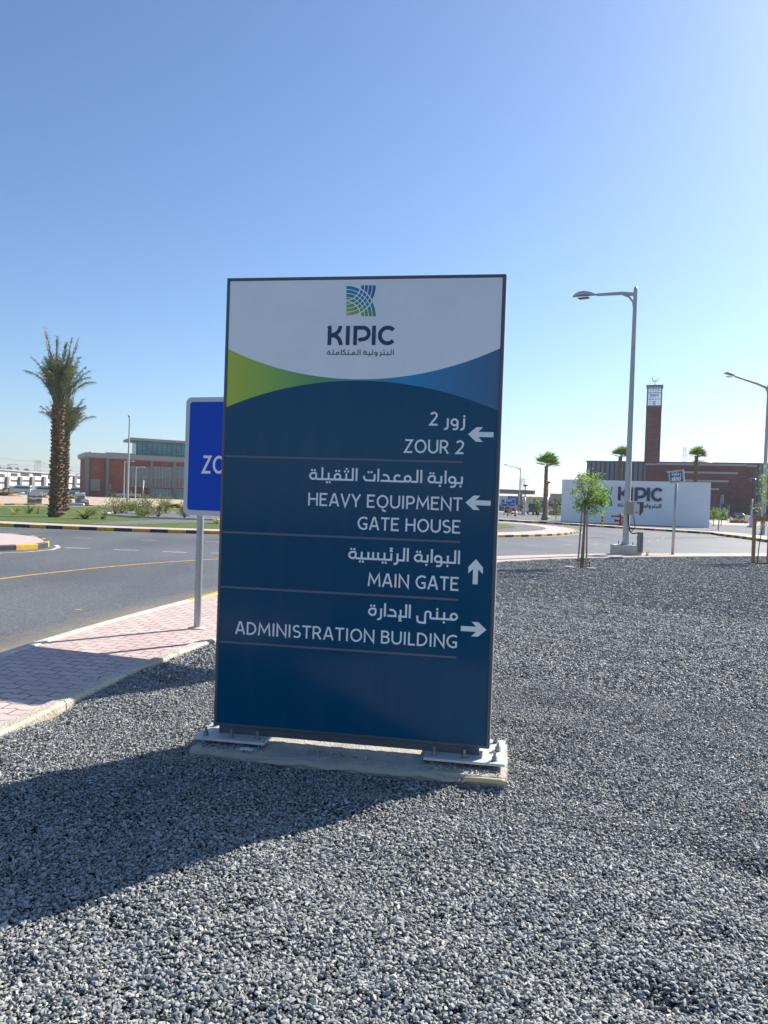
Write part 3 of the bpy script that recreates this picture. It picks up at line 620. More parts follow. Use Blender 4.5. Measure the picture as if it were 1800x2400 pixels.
r5 = ramp(nt, [(.48, (0, 0, 0)), (.8, (.07, .07, .07))]); nt.links.new(n5.outputs[0], r5.inputs[0]); m5 = node(nt, 'ShaderNodeMixRGB'); m5.inputs[1].default_value = (.0005, .070, .152, 1); m5.inputs[2].default_value = (.16, .17, .17, 1); nt.links.new(r5.outputs[0], m5.inputs[0]); nt.links.new(m5.outputs[0], b.inputs['Base Color'])
M_text = mat('sign_lettering_white', (.92, .93, .93), .45)
M_logo = mat('logo_navy', (.012, .045, .10), .4)
M_swoosh = bpy.data.materials.new('sign_swoosh_gradient'); M_swoosh.use_nodes = True; nt = M_swoosh.node_tree; b = nt.nodes['Principled BSDF']
uvn = node(nt, 'ShaderNodeUVMap'); s = node(nt, 'ShaderNodeSeparateXYZ'); nt.links.new(uvn.outputs[0], s.inputs[0])
r = ramp(nt, [(0, (.52, .58, .03)), (.16, (.32, .50, .06)), (.34, (.09, .36, .13)), (.5, (.02, .28, .25)), (.66, (.010, .26, .50)), (.8, (.02, .20, .42)), (1, (.05, .13, .26))]); nt.links.new(s.outputs[0], r.inputs[0])
nt.links.new(r.outputs[0], b.inputs['Base Color']); b.inputs['Roughness'].default_value = .3

sign = thing('wayfinding_sign', 'tall dark blue wayfinding totem with white top and four arrows', 'sign', FS.p(SW/2, -SDEP/2, 0)); off = tuple(sign.location)
fr_w = .02
mb = MB(off)
mb.cbox(FS, 0, fr_w, -SDEP, 0, ZB, ST); mb.cbox(FS, SW-fr_w, SW, -SDEP, 0, ZB, ST)
mb.cbox(FS, fr_w+.0005, SW-fr_w-.0005, -SDEP, 0, ST-fr_w, ST); mb.cbox(FS, fr_w+.0005, SW-fr_w-.0005, -SDEP, 0, ZB, ZB+fr_w)
mb.build('frame', M_frame, sign)
M_side = mat('side_panel_aluminium', (.55, .55, .53), .4, .3)
mb = MB(off); mb.fbox(FS, -.003, .0, -SDEP+.01, -.02, ZB+.02, ST-.02); mb.build('side_panel', M_side, sign)
mb = MB(off); mb.fbox(FS, SW, SW+.003, -SDEP+.01, -.022, ZB+.005, ST-.005); mb.build('side_panel', M_side, sign)
def circ3(p1, p2, p3, n=40):
    (ax, ay), (bx, by), (cx, cy) = p1, p2, p3; d = 2*(ax*(by-cy)+bx*(cy-ay)+cx*(ay-by))
    ux = ((ax*ax+ay*ay)*(by-cy)+(bx*bx+by*by)*(cy-ay)+(cx*cx+cy*cy)*(ay-by))/d; uy = ((ax*ax+ay*ay)*(cx-bx)+(bx*bx+by*by)*(ax-cx)+(cx*cx+cy*cy)*(bx-ax))/d
    r_ = math.hypot(ax-ux, ay-uy); s_ = 1 if by > uy else -1
    return [(x, uy+s_*math.sqrt(max(0, r_*r_-(x-ux)**2))) for x in np.linspace(ax, cx, n+1)]
L_, Rr = fr_w+.001, SW-fr_w-.001; U = lambda x, y: FS.uv(x, y, -.004)
w1, w2, w3 = U(531.6, 818), U(841.8, 889), U(1174, 816.4); v1, v2, v3 = U(528.7, 954.3), U(841.8, 892.3), U(1167.5, 962.8)
top_c = circ3((L_, w1[1]), w2, (Rr, w3[1])); bot_c = circ3((L_, v1[1]), v2, (Rr, v3[1]))
mb = MB(off); dp = -.004
mb.add([FS.p(x, dp, z) for x, z in top_c]+[FS.p(Rr, dp, ST-fr_w), FS.p(L_, dp, ST-fr_w)], [tuple(range(43))], 0)
mb.add([FS.p(x, dp, z) for x, z in bot_c]+[FS.p(Rr, dp, ZB+fr_w), FS.p(L_, dp, ZB+fr_w)], [tuple(range(43))[::-1]], 1)
mb.add([FS.p(x, dp, z) for x, z in top_c]+[FS.p(x, dp, z) for x, z in bot_c], [(41+i, 42+i, i+1, i) for i in range(41-1)], 2)
mb.fbox(FS, L_, Rr, -SDEP+.004, dp-.003, ZB+fr_w+.001, ST-fr_w-.001, 3)
o = mb.build('panel', [M_header, M_navy, M_swoosh, M_frame], sign); uvl = o.data.uv_layers.new(name='UVMap')
for l in o.data.loops:
    w = np.array(o.data.vertices[l.vertex_index].co)+np.array(off); uvl.data[l.index].uv = (float((w-FS.o).dot(FS.x))/SW, w[2]/3)
DT = -.0025; M_div = mat('divider_grey', (.13, .145, .19), .45)
for (a, c) in (((527, 1068.7), (1085.6, 1083.5)), ((523, 1247), (1079, 1270)), ((517, 1375.7), (1074, 1404.8)), ((512.6, 1504), (1069.6, 1540))):
    z = .5*(U(*a)[1]+U(*c)[1]); mb = MB(off); mb.cbox(FS, L_, U(*c)[0], dp+.0005, DT+.002, z-.0065, z+.0065, .001); mb.build('divider', M_div, sign)
def lat_line(text, pl, pr, prt, parent=sign, name='lettering'):
    a, c, t_ = U(*pl), U(*pr), U(*prt); m_ = MB(off); latin(m_, FS, text, a[0], c[0], .5*(a[1]+c[1]), t_[1]-c[1], DT); return m_.build(name, M_text, parent)
lat_line('ZOUR 2', (947, 1062.4), (1087, 1063), (1087, 1031)); lat_line('HEAVY EQUIPMENT', (722, 1184.9), (1083, 1197), (1083, 1166))
lat_line('GATE HOUSE', (837.5, 1241.7), (1079, 1249.8), (1079, 1218.7)); lat_line('MAIN GATE', (862, 1373.6), (1075, 1384.8), (1075, 1352.8))
lat_line('ADMINISTRATION BUILDING', (551, 1487), (1071.5, 1518), (1071.5, 1486.8))
def ar_line(fn, xr, pr, xl, pl, A, prtop, t=.15, m_=None):
    r_, l_, t_ = U(*pr), U(*pl), U(*prtop); m2 = MB(off); fn(Arab(m2, FS, DT, xr, xl, r_[0], l_[0], .5*(r_[1]+l_[1]), t_[1]-r_[1], A, t)); return m2.build('lettering', m_ or M_text, sign)
ar_line(ar_zour, 915, (1090.3, 999), 213, (1005.7, 999), 255, (1090, 967.5)); ar_line(ar_gate_heavy, 1535, (1085, 1135), -1451, (725, 1124.2), 255, (1085.5, 1104))
ar_line(ar_main_gate, 1537, (1078, 1322), 95, (817, 1310), 178, (1079, 1290)); ar_line(ar_admin, 1237, (1073.7, 1454.5), 70, (862.7, 1443.5), 178, (1074, 1422.5))
ar_line(ar_company, 1352, (923, 832), 50, (766, 831.5), 103, (923.3, 819.6), m_=M_logo)
AH = [(0, .1), (.6, .1), (.414, .287), (.68, .287), (1, 0), (.68, -.287), (.414, -.287), (.6, -.1), (0, -.1)]
def arrow(tail, tip):
    a, c = U(*tail), U(*tip); L = math.hypot(c[0]-a[0], c[1]-a[1]); dx, dz = ((c[0]-a[0])/L, 0) if abs(c[0]-a[0]) > abs(c[1]-a[1]) else (0, (c[1]-a[1])/L); dx, dz = round(dx), round(dz)
    m_ = MB(off); m_.add([FS.p(a[0]+L*(x*dx-y*dz), DT, a[1]+L*(x*dz+y*dx)) for x, y in AH][::-1], [(0, 1, 7, 8), (1, 2, 3, 4), (1, 4, 7), (7, 4, 5, 6)]); m_.build('arrow', M_text, sign)
arrow((1156.9, 1019), (1097, 1018.7)); arrow((1150, 1179.5), (1091, 1177)); arrow((1113.5, 1369.4), (1115.2, 1310.3)); arrow((1080, 1472.7), (1139.9, 1476.7))
# logo: zoom origin (760,650), 8.295 px per photo px
c0 = U(760+60/8.295, 650+1318/8.295); c1 = U(760+1352/8.295, 650+1318/8.295); ct = U(760+60/8.295, 650+945/8.295); kx = (c1[0]-c0[0])/1290; ky = (ct[1]-c0[1])/373
mb = MB(off); company_letters(mb, FS, DT, lambda x, y: (c0[0]+x*kx, c0[1]+y*ky), kx, mi=0); mb.build('lettering', M_logo, sign)
q = [U(760+x/8.295, 650+y/8.295) for x, y in ((431, 757), (1012, 757), (1012, 157), (431, 157))]
emblem(FS, q, DT, emblem_mat('emblem_print', WHITE), 'logo', sign, off)
# plinth, base plates, bolts
mb = MB(off); mb.fbox(FS, .035, SW-.06, -.06, -.012, .0745, ZB-.002); mb.build('plinth', M_frame, sign)
M_plate = mat('plate_white', (.58, .59, .58), .5, .1, var=.1, vscale=5)
M_bolt = mat('bolt_steel', (.28, .28, .26), .5, .6, var=.2, vscale=30)
for s0, s1 in ((-.085, .375), (SW-.385, SW+.095)):
    mb = MB(off); mb.cbox(FS, s0, s1, -SDEP-.2, .118, .058, .074, .003); pl = mb.build('base_plate', M_plate, sign)
    bolts = [(s0+.06+k*(s1-s0-.12)/2, .058) for k in range(3)]+[(s0+.06+k*(s1-s0-.12)/2, -SDEP-.14) for k in range(3)]
    bolts += [((s1-.045 if s0 > .5 else s0+.045), -.03-k*.11) for k in range(1, 2)]+([(s1-.045, -.12)] if s0 > .5 else [])
    for (s, d) in bolts:
        c = FS.p(s, d, 0); m_ = MB(off); m_.tube([(c[0], c[1], .02), (c[0], c[1], .125)], .0085, 8); m_.tube([(c[0], c[1], .0745), (c[0], c[1], .0775)], .019, 12); m_.tube([(c[0], c[1], .0775), (c[0], c[1], .097)], .0165, 6)
        m_.build('bolt', M_bolt, pl)
# concrete pad, with shallow recesses under the plates
FP = Frame((-1.149, 4.715), (-1.149+math.cos(math.radians(-9.6)), 4.715+math.sin(math.radians(-9.6))))
pad = MB((FP.p(.96, -.3, 0)))
def slabp(s0, s1, d0, d1, z1, nx, ny, skirt=True):
    V_, F_ = [], []; rr = random.Random(3)
    for j in range(ny+1):
        for i in range(nx+1):
            s = s0+(s1-s0)*i/nx; d = d1+(d0-d1)*j/ny; e = .012*(rr.random()-.5) if i in (0, nx) or j in (0, ny) else 0
            V_.append(FP.p(s+(e if 0 < j < ny else 0), d+(e if 0 < i < nx else 0), z1+rr.uniform(-.0025, .0025)-(.009 if (i in (0, nx) or j in (0, ny)) else 0)))
    for j in range(ny):
        for i in range(nx): k = j*(nx+1)+i; F_.append((k, k+1, k+nx+2, k+nx+1))
    nb = len(V_); rim = [i for i in range(nx+1)]+[j*(nx+1)+nx for j in range(1, ny+1)]+[ny*(nx+1)+i for i in range(nx-1, -1, -1)]+[j*(nx+1) for j in range(ny-1, 0, -1)]
    for k in rim: x, y, z = V_[k]; c = FP.p((s0+s1)/2, (d0+d1)/2, 0); V_.append((c[0]+(x-c[0])*1.006, c[1]+(y-c[1])*1.012, -.05))
    for a in range(len(rim)): b_ = (a+1) % len(rim); F_.append((nb+a, nb+b_, rim[b_], rim[a]))
    pad.add(V_, F_)
slabp(0, 1.93, -.64, 0, .034, 48, 14)
o = pad.build('concrete_pad', mat('pad_concrete', (.36, .34, .30), .9, var=.3, vscale=7, col2=(.50, .47, .41), bump=.6, bscale=70)); tag(o, 'pale rough concrete pad under the dark blue totem sign', 'concrete pad')
PADM = o
mb = MB(tuple(pad.off)); N = 40; vs = []
for i in range(N+1):
    s = .45+1.22*i/N; w = .02+.012*math.sin(i*.55)+.006*math.sin(i*1.9); h_ = min(1, i/5, (N-i)/6)
    for d, z in ((.004, .022*h_), (.010+w*.5, .018*h_), (.010+w, .004*h_-.01)): vs.append(FP.p(s, d, z+.003*math.sin(i*.8)))
mb.add(vs, [(3*i+k, 3*i+k+1, 3*i+4+k, 3*i+3+k) for i in range(N) for k in range(2)]); mb.build('membrane_edge', mat('membrane_beige', (.40, .36, .30), .5), PADM, True)
mb = MB(tuple(pad.off)); mb.tube([FP.p(1.68, .028, -.01), FP.p(1.70, .03, .008), FP.p(1.78, .03, .012), FP.p(1.9, .026, .012), FP.p(1.925, .02, .012)], [.008, .014, .016, .016, .015], 8); mb.build('foam_strip', mat('foam_yellow', (.55, .47, .28), .7), PADM, True)
# gravel caught under the plates and on the pad
xs, ys = [], []
for _ in range(520):
    k = rng.random()
    if k < .40: s, d = rng.uniform(.06, .46), -rng.uniform(.03, .2)
    elif k < .86: s, d = rng.uniform(1.42, 1.9), -rng.uniform(.02, .22)
    elif k < .95: s, d = rng.gauss(.78, .09), -abs(rng.gauss(.1, .03))
    else: s, d = rng.uniform(.5, 1.4), -rng.uniform(.02, .2)
    p_ = FP.p(s, d, 0); xs.append(p_[0]); ys.append(p_[1])
xs, ys = np.array(xs), np.array(ys); ss = R_.uniform(.004, .0085, len(xs)); V, Fc = stones(xs, ys, np.full(len(xs), .035)+ss*.4, ss, ICO, ICF)
tag(np_mesh('gravel', V, Fc, M_stone), 'stray dark stones lying on the concrete pad', 'gravel', kind='stuff')
# white crumpled face mask under the left plate
mk = thing('face_mask', 'crumpled white face mask on the concrete pad under the left plate', 'face mask', FP.p(.355, -.03, .042)); off2 = tuple(mk.location)
mb = MB(off2); nx, ny = 10, 6
for j in range(ny+1):
    for i in range(nx+1):
        s = (i/nx-.5)*.085; d = (j/ny-.5)*.05; mb.v.append(tuple(np.array(off2)+FP.x*s+FP.n*d+np.array([0, 0, .012*math.cos(s*30)*math.cos(d*40)+.004*math.sin(i*2.1+j)+.002*math.sin(j*3.)])))
for j in range(ny):
    for i in range(nx): k = j*(nx+1)+i; mb.f.append((k, k+1, k+nx+2, k+nx+1)); mb.m.append(0)
mb.build('mask_body', mat('mask_white', (.75, .74, .78), .8), mk, True)
for sg in (-1, 1):
    mb = MB(off2); mb.tube([tuple(np.array(off2)+FP.x*(sg*(.04+.03*math.sin(t*pi)))+FP.n*(.03-.055*t)+np.array([0, 0, .004])) for t in np.linspace(0, 1, 9)], .0013, 5); mb.build('ear_loop', mat('loop_white', (.7, .7, .7), .8), mk)

# ================================================================== BLUE ROAD SIGN BEHIND
FBd = Frame((-2.1575-.14*.948, 9.0417+.14*.319), (-2.1575+.948, 9.0417-.319)); off = (-2.1575, 9.0417, 0.)
bs = thing('road_sign', 'blue rectangular road sign on grey round posts, half hidden behind the totem', 'road sign', off)
UB = lambda x, y: FBd.uv(x, y, .06)
zt = UB(470, 931)[1]; zb_ = UB(470, 1208)[1]; s_l = UB(435, 1000)[0]; W_ = 2.86
def rrect(s0, s1, z0, z1, r_, n=6): return arc(s1-r_, z0+r_, r_, r_, -90, 0, n)+arc(s1-r_, z1-r_, r_, r_, 0, 90, n)+arc(s0+r_, z1-r_, r_, r_, 90, 180, n)+arc(s0+r_, z0+r_, r_, r_, 180, 270, n)
M_bblue = mat('reflective_blue', (.0, .065, .52), .45, 0, .25, var=.08, vscale=40)
mb = MB(off); mb.fprism(FBd, rrect(s_l, s_l+W_, zb_, zt, .07), .045, .06); mb.build('border', mat('reflective_white', (.60, .61, .63), .4), bs)
mb = MB(off); mb.fprism(FBd, rrect(s_l+.055, s_l+W_-.055, zb_+.06, zt-.055, .035), .0605, .062); mb.build('panel', M_bblue, bs)
a = UB(474, 1109); t_ = UB(474, 1068); mb = MB(off); latin(mb, FBd, 'ZOUR 2', a[0], a[0]+.80, a[1], t_[1]-a[1], .0632, t=.15); mb.build('lettering', M_text, bs)
for s in (.14, .14+.948, 2.68):
    mb = MB(off); c = FBd.p(s, 0, 0); mb.tube([(c[0], c[1], -.05), (c[0], c[1], zt-.1)], .041, 18); mb.build('post', M_galv, bs, 'auto')
    mb = MB(off); mb.lathe((c[0], c[1], .012), [(.11, 0), (.1, .012), (.05, .02)], 14); mb.build('base_collar', M_concd, bs, True)
# ================================================================== VEGETATION BUILDERS
L_palm = leaf_mat('date_palm_leaf', (.095, .11, .075), (.25, .26, .19), .15)
L_fan = leaf_mat('fan_palm_leaf', (.07, .13, .02), (.18, .25, .04), .35)
L_tree = leaf_mat('tree_leaf', (.075, .14, .03), (.28, .37, .09), .5)
L_shrub = leaf_mat('shrub_leaf', (.06, .11, .03), (.20, .24, .09), .3)
L_olive = leaf_mat('olive_leaf', (.10, .13, .05), (.24, .25, .12), .3)
L_straw = leaf_mat('dry_grass', (.30, .21, .09), (.50, .38, .19), .25)
L_yel = leaf_mat('yellow_leaf', (.22, .22, .04), (.42, .36, .08), .3)
M_ptrunk = mat('palm_trunk', (.085, .055, .038), .9, var=.0, col2=(.30, .21, .13), vscale=7, bump=.6, bscale=25)
M_ptrunk = mat('palm_trunk', (.13, .085, .055), .9, var=.4, vscale=6, bump=.6, bscale=25)
M_pcut = mat('palm_boot', (.21, .135, .08), .9, var=.45, vscale=5, bump=.5, bscale=30)
M_bark = mat('bark', (.16, .12, .085), .9, var=.3, vscale=12, bump=.5, bscale=40)
M_stake = mat('stake_wood', (.50, .35, .22), .8, var=.2, vscale=5, stretch=(8, 8, .6))
def vn(v): v = np.array(v, float); return v/(np.linalg.norm(v)+1e-9)
def leaf(mb, p, d, n_, L, w):
    d = vn(d); s = vn(np.cross(d, n_)); mb.add([p, p+d*L*.45+s*w/2, p+d*L, p+d*L*.45-s*w/2], [(0, 1, 2, 3)])
def trunk_boots(r0, r1, H, step, per, rr, flare=1.35, proj=.075):
    core = MB(); core.tube([(0, 0, -.1), (0, 0, .25), (0, 0, .6), (0, 0, H)], [r0*flare, r0*flare*.95, r0*.95, r1*.95], 14)
    z = .1; k = 0
    while z < H-.02:
        r = r0+(r1-r0)*z/H
        if z < .5: r *= 1+(flare-1)*(1-z/.5)
        for i in range(per):
            a = 2*pi*(i+.5*(k % 2))/per+rr.uniform(-.2, .2); w = 2*pi*r/per*rr.uniform(.42, .62); o = proj*rr.uniform(.45, 1.4); zz = z+rr.uniform(-.05, .05); h = step*rr.uniform(.9, 1.15)
            ca, sa = math.cos(a), math.sin(a); q = lambda t, rad, up: (ca*rad-sa*t, sa*rad+ca*t, zz+up)
            core.add([q(-w, r*.93, 0), q(w, r*.93, 0), q(-w*.8, r+o, h*.75), q(w*.8, r+o, h*.75), q(-w*.75, r*.93, h), q(w*.75, r*.93, h), q(-w*.8, r+o*.9, h*.93), q(w*.8, r+o*.9, h*.93)],
                     [(0, 1, 3, 2), (2, 3, 7, 6), (6, 7, 5, 4), (0, 2, 6, 4), (1, 5, 7, 3)], 1)
        z += step; k += 1
    return core
def date_palm(name, label, loc, H, seed, cs=1., group=None):
    rr = random.Random(seed); t = thing(name, label, 'palm tree', loc, group)
    trunk_boots(.29, .26, H, .19, 7, rr, proj=.10).build('trunk', [M_ptrunk, M_pcut], t)
    cr = MB(); n = 44
    for i in range(n):
        f = i/n; az = i*2.399+rr.uniform(-.3, .3); L = cs*rr.uniform(2.2, 3.1)*(1.-.05*f); e = math.radians(70+18*f**.8+rr.uniform(-6, 5)); dr = rr.uniform(.25, .8)*(1.15-.8*f)
        if f > .84: e = math.radians(rr.uniform(80, 88)); dr = rr.uniform(.02, .2); L = cs*rr.uniform(3.4, 4.5)
        p = np.array([.16*math.cos(az), .16*math.sin(az), H-.25+.25*f]); pts = [p]; S = 18
        for k in range(S):
            el = e-dr*(k/S)**1.7*1.5; pts.append(pts[-1]+L/S*np.array([math.cos(az)*math.cos(el), math.sin(az)*math.cos(el), math.sin(el)]))
        cr.tube(pts[::3], list(np.linspace(.035, .007, len(pts[::3]))), 4, 1, caps=False)
        for k in range(int(S*.30), S):
            for sub in (0., .34, .67):
                u = (k+sub)/S; q = pts[k]*(1-sub)+pts[k+1]*sub; tg = vn(pts[k+1]-pts[k]); sd_ = vn(np.cross(tg, (0, 0, 1))); up = vn(np.cross(sd_, tg)); ll = cs*(.26*math.sin(pi*min(1, max(0, .15+.85*(u-.3)/.7)))**.7+.26)*rr.uniform(.7, 1.15)
                if f > .84: ll *= .95
                for s in (-1, 1):
                    if rr.random() < .16: continue
                    d = tg*.75+sd_*s*(.75 if f < .84 else .30)+up*rr.uniform(-.1, .35); d1 = vn(d); m_ = q+d1*ll*.55; e_ = m_+vn(d1+np.array([0, 0, -.95]))*ll*.6; wv = vn(np.cross(d1, up+sd_*.3*s))*.017*cs*1.3
                    cr.add([q-wv*.6, q+wv*.6, m_+wv, e_, m_-wv], [(0, 1, 2, 4), (4, 2, 3)])
    cr.build('crown', [L_palm, mat('palm_rachis', (.20, .19, .10), .6)], t); return t
def fan_palm(name, label, loc, H, seed, R=.95, wind=(.5, -.1), group=None, r0=.19):
    rr = random.Random(seed); t = thing(name, label, 'palm tree', loc, group)
    tk = trunk_boots(r0, r0*.72, H, .16, 7, rr, 1.8, .05); tk.build('trunk', [M_ptrunk, M_pcut], t)
    cr = MB()
    for i in range(26):
        f = i/26; az = i*2.399; el = math.radians(5+82*f); d = vn([math.cos(az)*math.cos(el)+wind[0]*.75, math.sin(az)*math.cos(el)+wind[1]*.6, math.sin(el)+.1]); p0 = np.array([0, 0, H-.1]); p1 = p0+d*R*rr.uniform(.6, .85)
        cr.tube([p0, p0*.5+p1*.5+np.array([0, 0, .06]), p1], .014, 4, caps=False); sd_ = vn(np.cross(d, (0, 0, 1))); up = vn(np.cross(sd_, d)); K = 15
        for k in range(K):
            a = math.radians(-80+160*k/(K-1)); g = vn(d*math.cos(a)+sd_*math.sin(a)+up*.15); L = R*rr.uniform(.7, 1.0)*(1-.15*abs(math.sin(a))); w = vn(np.cross(g, up))*.05*R; m_ = p1+g*L*.55
            e_ = m_+vn(g+np.array([wind[0]*.6, wind[1]*.4, -.35+.2*rr.uniform(-1, 1)]))*L*.55; cr.add([p1, m_-w, e_, m_+w], [(0, 1, 2, 3)])
    cr.build('crown', L_fan, t); return t
def clump_crown(mb, cents, per, spread, L, rr, w=.38):
    for c in cents:
        for _ in range(per):
            p = np.array(c)+np.array([rr.gauss(0, 1), rr.gauss(0, 1), rr.gauss(0, .8)])*spread; d = np.array([rr.gauss(0, 1), rr.gauss(0, 1), rr.gauss(-.25, .7)]); leaf(mb, p, d, (rr.gauss(0, .5), rr.gauss(0, .5), 1), L*rr.uniform(.7, 1.3), L*w)
def leafy_tree(name, label, loc, H, rx, rz, cz, seed, n=40, per=26, L=.1, lm=None, tr=.03, group=None, cat='tree', lean=(0, 0), off_=(0, 0), spread=None):
    rr = random.Random(seed); t = thing(name, label, cat, loc, group); tk = MB(); cr = MB(); top = np.array([lean[0], lean[1], cz-rz*.55])
    tk.tube([(0, 0, -.05), tuple(top*.5+np.array([rr.uniform(-.02, .02), .0, 0])), tuple(top)], [tr, tr*.8, tr*.6], 7); cents = []
    for i in range(n):
        while True:
            v = np.array([rr.uniform(-1, 1) for _ in range(3)]); l = np.linalg.norm(v)
            if l < 1: break
        if i % 2: v = v/max(l, .01)*rr.uniform(.72, 1.05)
        c = np.array([lean[0]+off_[0]+v[0]*rx, lean[1]+off_[1]+v[1]*rx, cz+v[2]*rz]); cents.append(c)
        if i % 2 == 0: tk.tube([tuple(top+np.array([0, 0, rr.uniform(-.1, .1)*rz])), tuple(top*.45+c*.55+np.array([0, 0, .08*rz])), tuple(c)], [tr*.45, tr*.25, tr*.1], 4, caps=False)
    clump_crown(cr, cents, per, spread or rx*.17, L, rr); tk.build('trunk', M_bark, t); cr.build('crown', lm or L_tree, t); return t
def shrub(name, label, loc, w, h, seed, n=14, per=22, L=.09, lm=None, group=None):
    rr = random.Random(seed); t = thing(name, label, 'shrub', loc, group); st = MB(); cr = MB(); cents = []
    for i in range(n):
        a = rr.uniform(0, 2*pi); q = rr.uniform(0, 1)**.6; c = np.array([w/2*q*math.cos(a), w/2*q*math.sin(a), h*rr.uniform(.35, .95)*(1-.35*q)]); cents += [c, c*.7+np.array([0, 0, .05])]
        st.tube([(0, 0, -.03), tuple(c*.5+np.array([0, 0, h*.12])), tuple(c)], [.018, .012, .005], 4, caps=False)
    clump_crown(cr, cents, per, max(w, h)*.10, L, rr); st.build('stem', M_bark, t); cr.build('foliage', lm or L_shrub, t); return t
def strap_plant(name, label, loc, n, L, seed, lm, w=.045, group=None):
    rr = random.Random(seed); t = thing(name, label, 'plant', loc, group); mb = MB()
    for i in range(n):
        a = i*2.399+rr.uniform(-.2, .2); e = rr.uniform(.5, 1.35); l = L*rr.uniform(.7, 1.15); d = np.array([math.cos(a)*math.cos(e), math.sin(a)*math.cos(e), math.sin(e)]); p = np.array([0, 0, .0]); s = np.array([-math.sin(a), math.cos(a), 0])*w/2; vs = []
        for k in range(5):
            ww = (1, 1.2, 1., .6, .05)[k]; vs += [p-s*ww, p+s*ww]; d = vn(d+np.array([math.cos(a)*.05, math.sin(a)*.05, -.28])); p = p+d*l/4
        mb.add(vs, [(2*k, 2*k+1, 2*k+3, 2*k+2) for k in range(4)])
    st = MB(); st.tube([(0, 0, -.03), (0, 0, .06)], [.04, .025], 6); st.build('stem', M_bark, t); mb.build('foliage', lm, t); return t

# ================================================================== LAMPS AND SIGNS
def street_lamp(name, label, loc, H, arm_az, arm_len, group, r=.09, tilt=.08, gusset=True, block=None, hs=1.):
    t = thing(name, label, 'street lamp', loc, group); z0 = block or 0.
    mb = MB(); mb.tube([(0, 0, z0), (0, 0, z0+H*.5), (0, 0, z0+H-.25), (0, 0, z0+H+.02)], [r, r*.78, r*.58, r*.58], 10, ph=.3); mb.tube([(0, 0, z0+H+.02), (0, 0, z0+H+.08), (0, 0, z0+H+.11)], [r*.58, r*.45, r*.1], 10); mb.build('pole', M_lampg, t, 'auto')
    ca, sa = math.cos(arm_az), math.sin(arm_az); A = lambda u, z: (ca*u, sa*u, z0+H+z); mb = MB()
    mb.tube([A(r*.35, -.16), A(arm_len*.35, -.10+tilt*.35), A(arm_len, -.10+tilt)], [r*.58, r*.52, r*.42], 8)
    if gusset: mb.tube([A(r*.3, -.62), A(r*.6, -.42), A(.22, -.22), A(.42, -.14)], [r*.3, r*.34, r*.34, r*.2], 6)
    ao = mb.build('arm', M_lampg, t, 'auto'); mb = MB(); mb.tube([(0, 0, z0+H-.80), (0, 0, z0+H-.74)], r*.62, 10); mb.build('collar', M_lampg, t, 'auto')
    # drop-shaped head: lofted sections along the arm
    hd = MB(); S = [(0, .035, .03, 0), (.10, .06, .045, .0), (.22, .105, .085, .02), (.42, .145, .115, .035), (.6, .14, .10, .03), (.74, .09, .06, .0), (.80, .02, .015, -.02)]; N = 12; vs = []
    for (u, w, h, dz) in S:
        for k in range(N):
            a = 2*pi*k/N; y = w*hs*math.cos(a); z = (h if math.sin(a) > 0 else h*.45)*hs*math.sin(a)+dz*hs; uu = arm_len+u*hs-.04; vs.append((ca*uu-sa*y, sa*uu+ca*y, z0+H-.10+tilt+z+tilt/arm_len*u))
    hd.add(vs, [(i*N+k, i*N+(k+1) % N, (i+1)*N+(k+1) % N, (i+1)*N+k) for i in range(len(S)-1) for k in range(N)]+[tuple(range(N))[::-1], tuple((len(S)-1)*N+k for k in range(N))]); hob = hd.build('lamp_head', M_lampg, t, True)
    ln = MB(); c = np.array(A(arm_len+.42*hs, -.115+tilt-.04*hs)); X = np.array([ca, sa, 0])*.19*hs; Y = np.array([-sa, ca, 0])*.1*hs; Zd = np.array([0, 0, -.03*hs]); ln.hexa([tuple(c-X*.7-Y*.7+Zd), tuple(c+X*.7-Y*.7+Zd), tuple(c+X*.7+Y*.7+Zd), tuple(c-X*.7+Y*.7+Zd), tuple(c-X-Y), tuple(c+X-Y), tuple(c+X+Y), tuple(c-X+Y)]); ln.build('lens', M_glass, hob)
    mb = MB(); mb.lathe((0, 0, z0), [(r*1.9, 0), (r*1.9, .02), (r*1.35, .025), (r*1.05, .16)], 10)
    bp_ = mb.build('base_flange', M_lampg, t, 'auto')
    for k in range(4):
        a = pi/4+k*pi/2; m_ = MB(); m_.tube([(r*2.3*math.cos(a), r*2.3*math.sin(a), z0-.01), (r*2.3*math.cos(a), r*2.3*math.sin(a), z0+.12)], .016, 6); m_.build('bolt', M_dark, bp_)
    return t
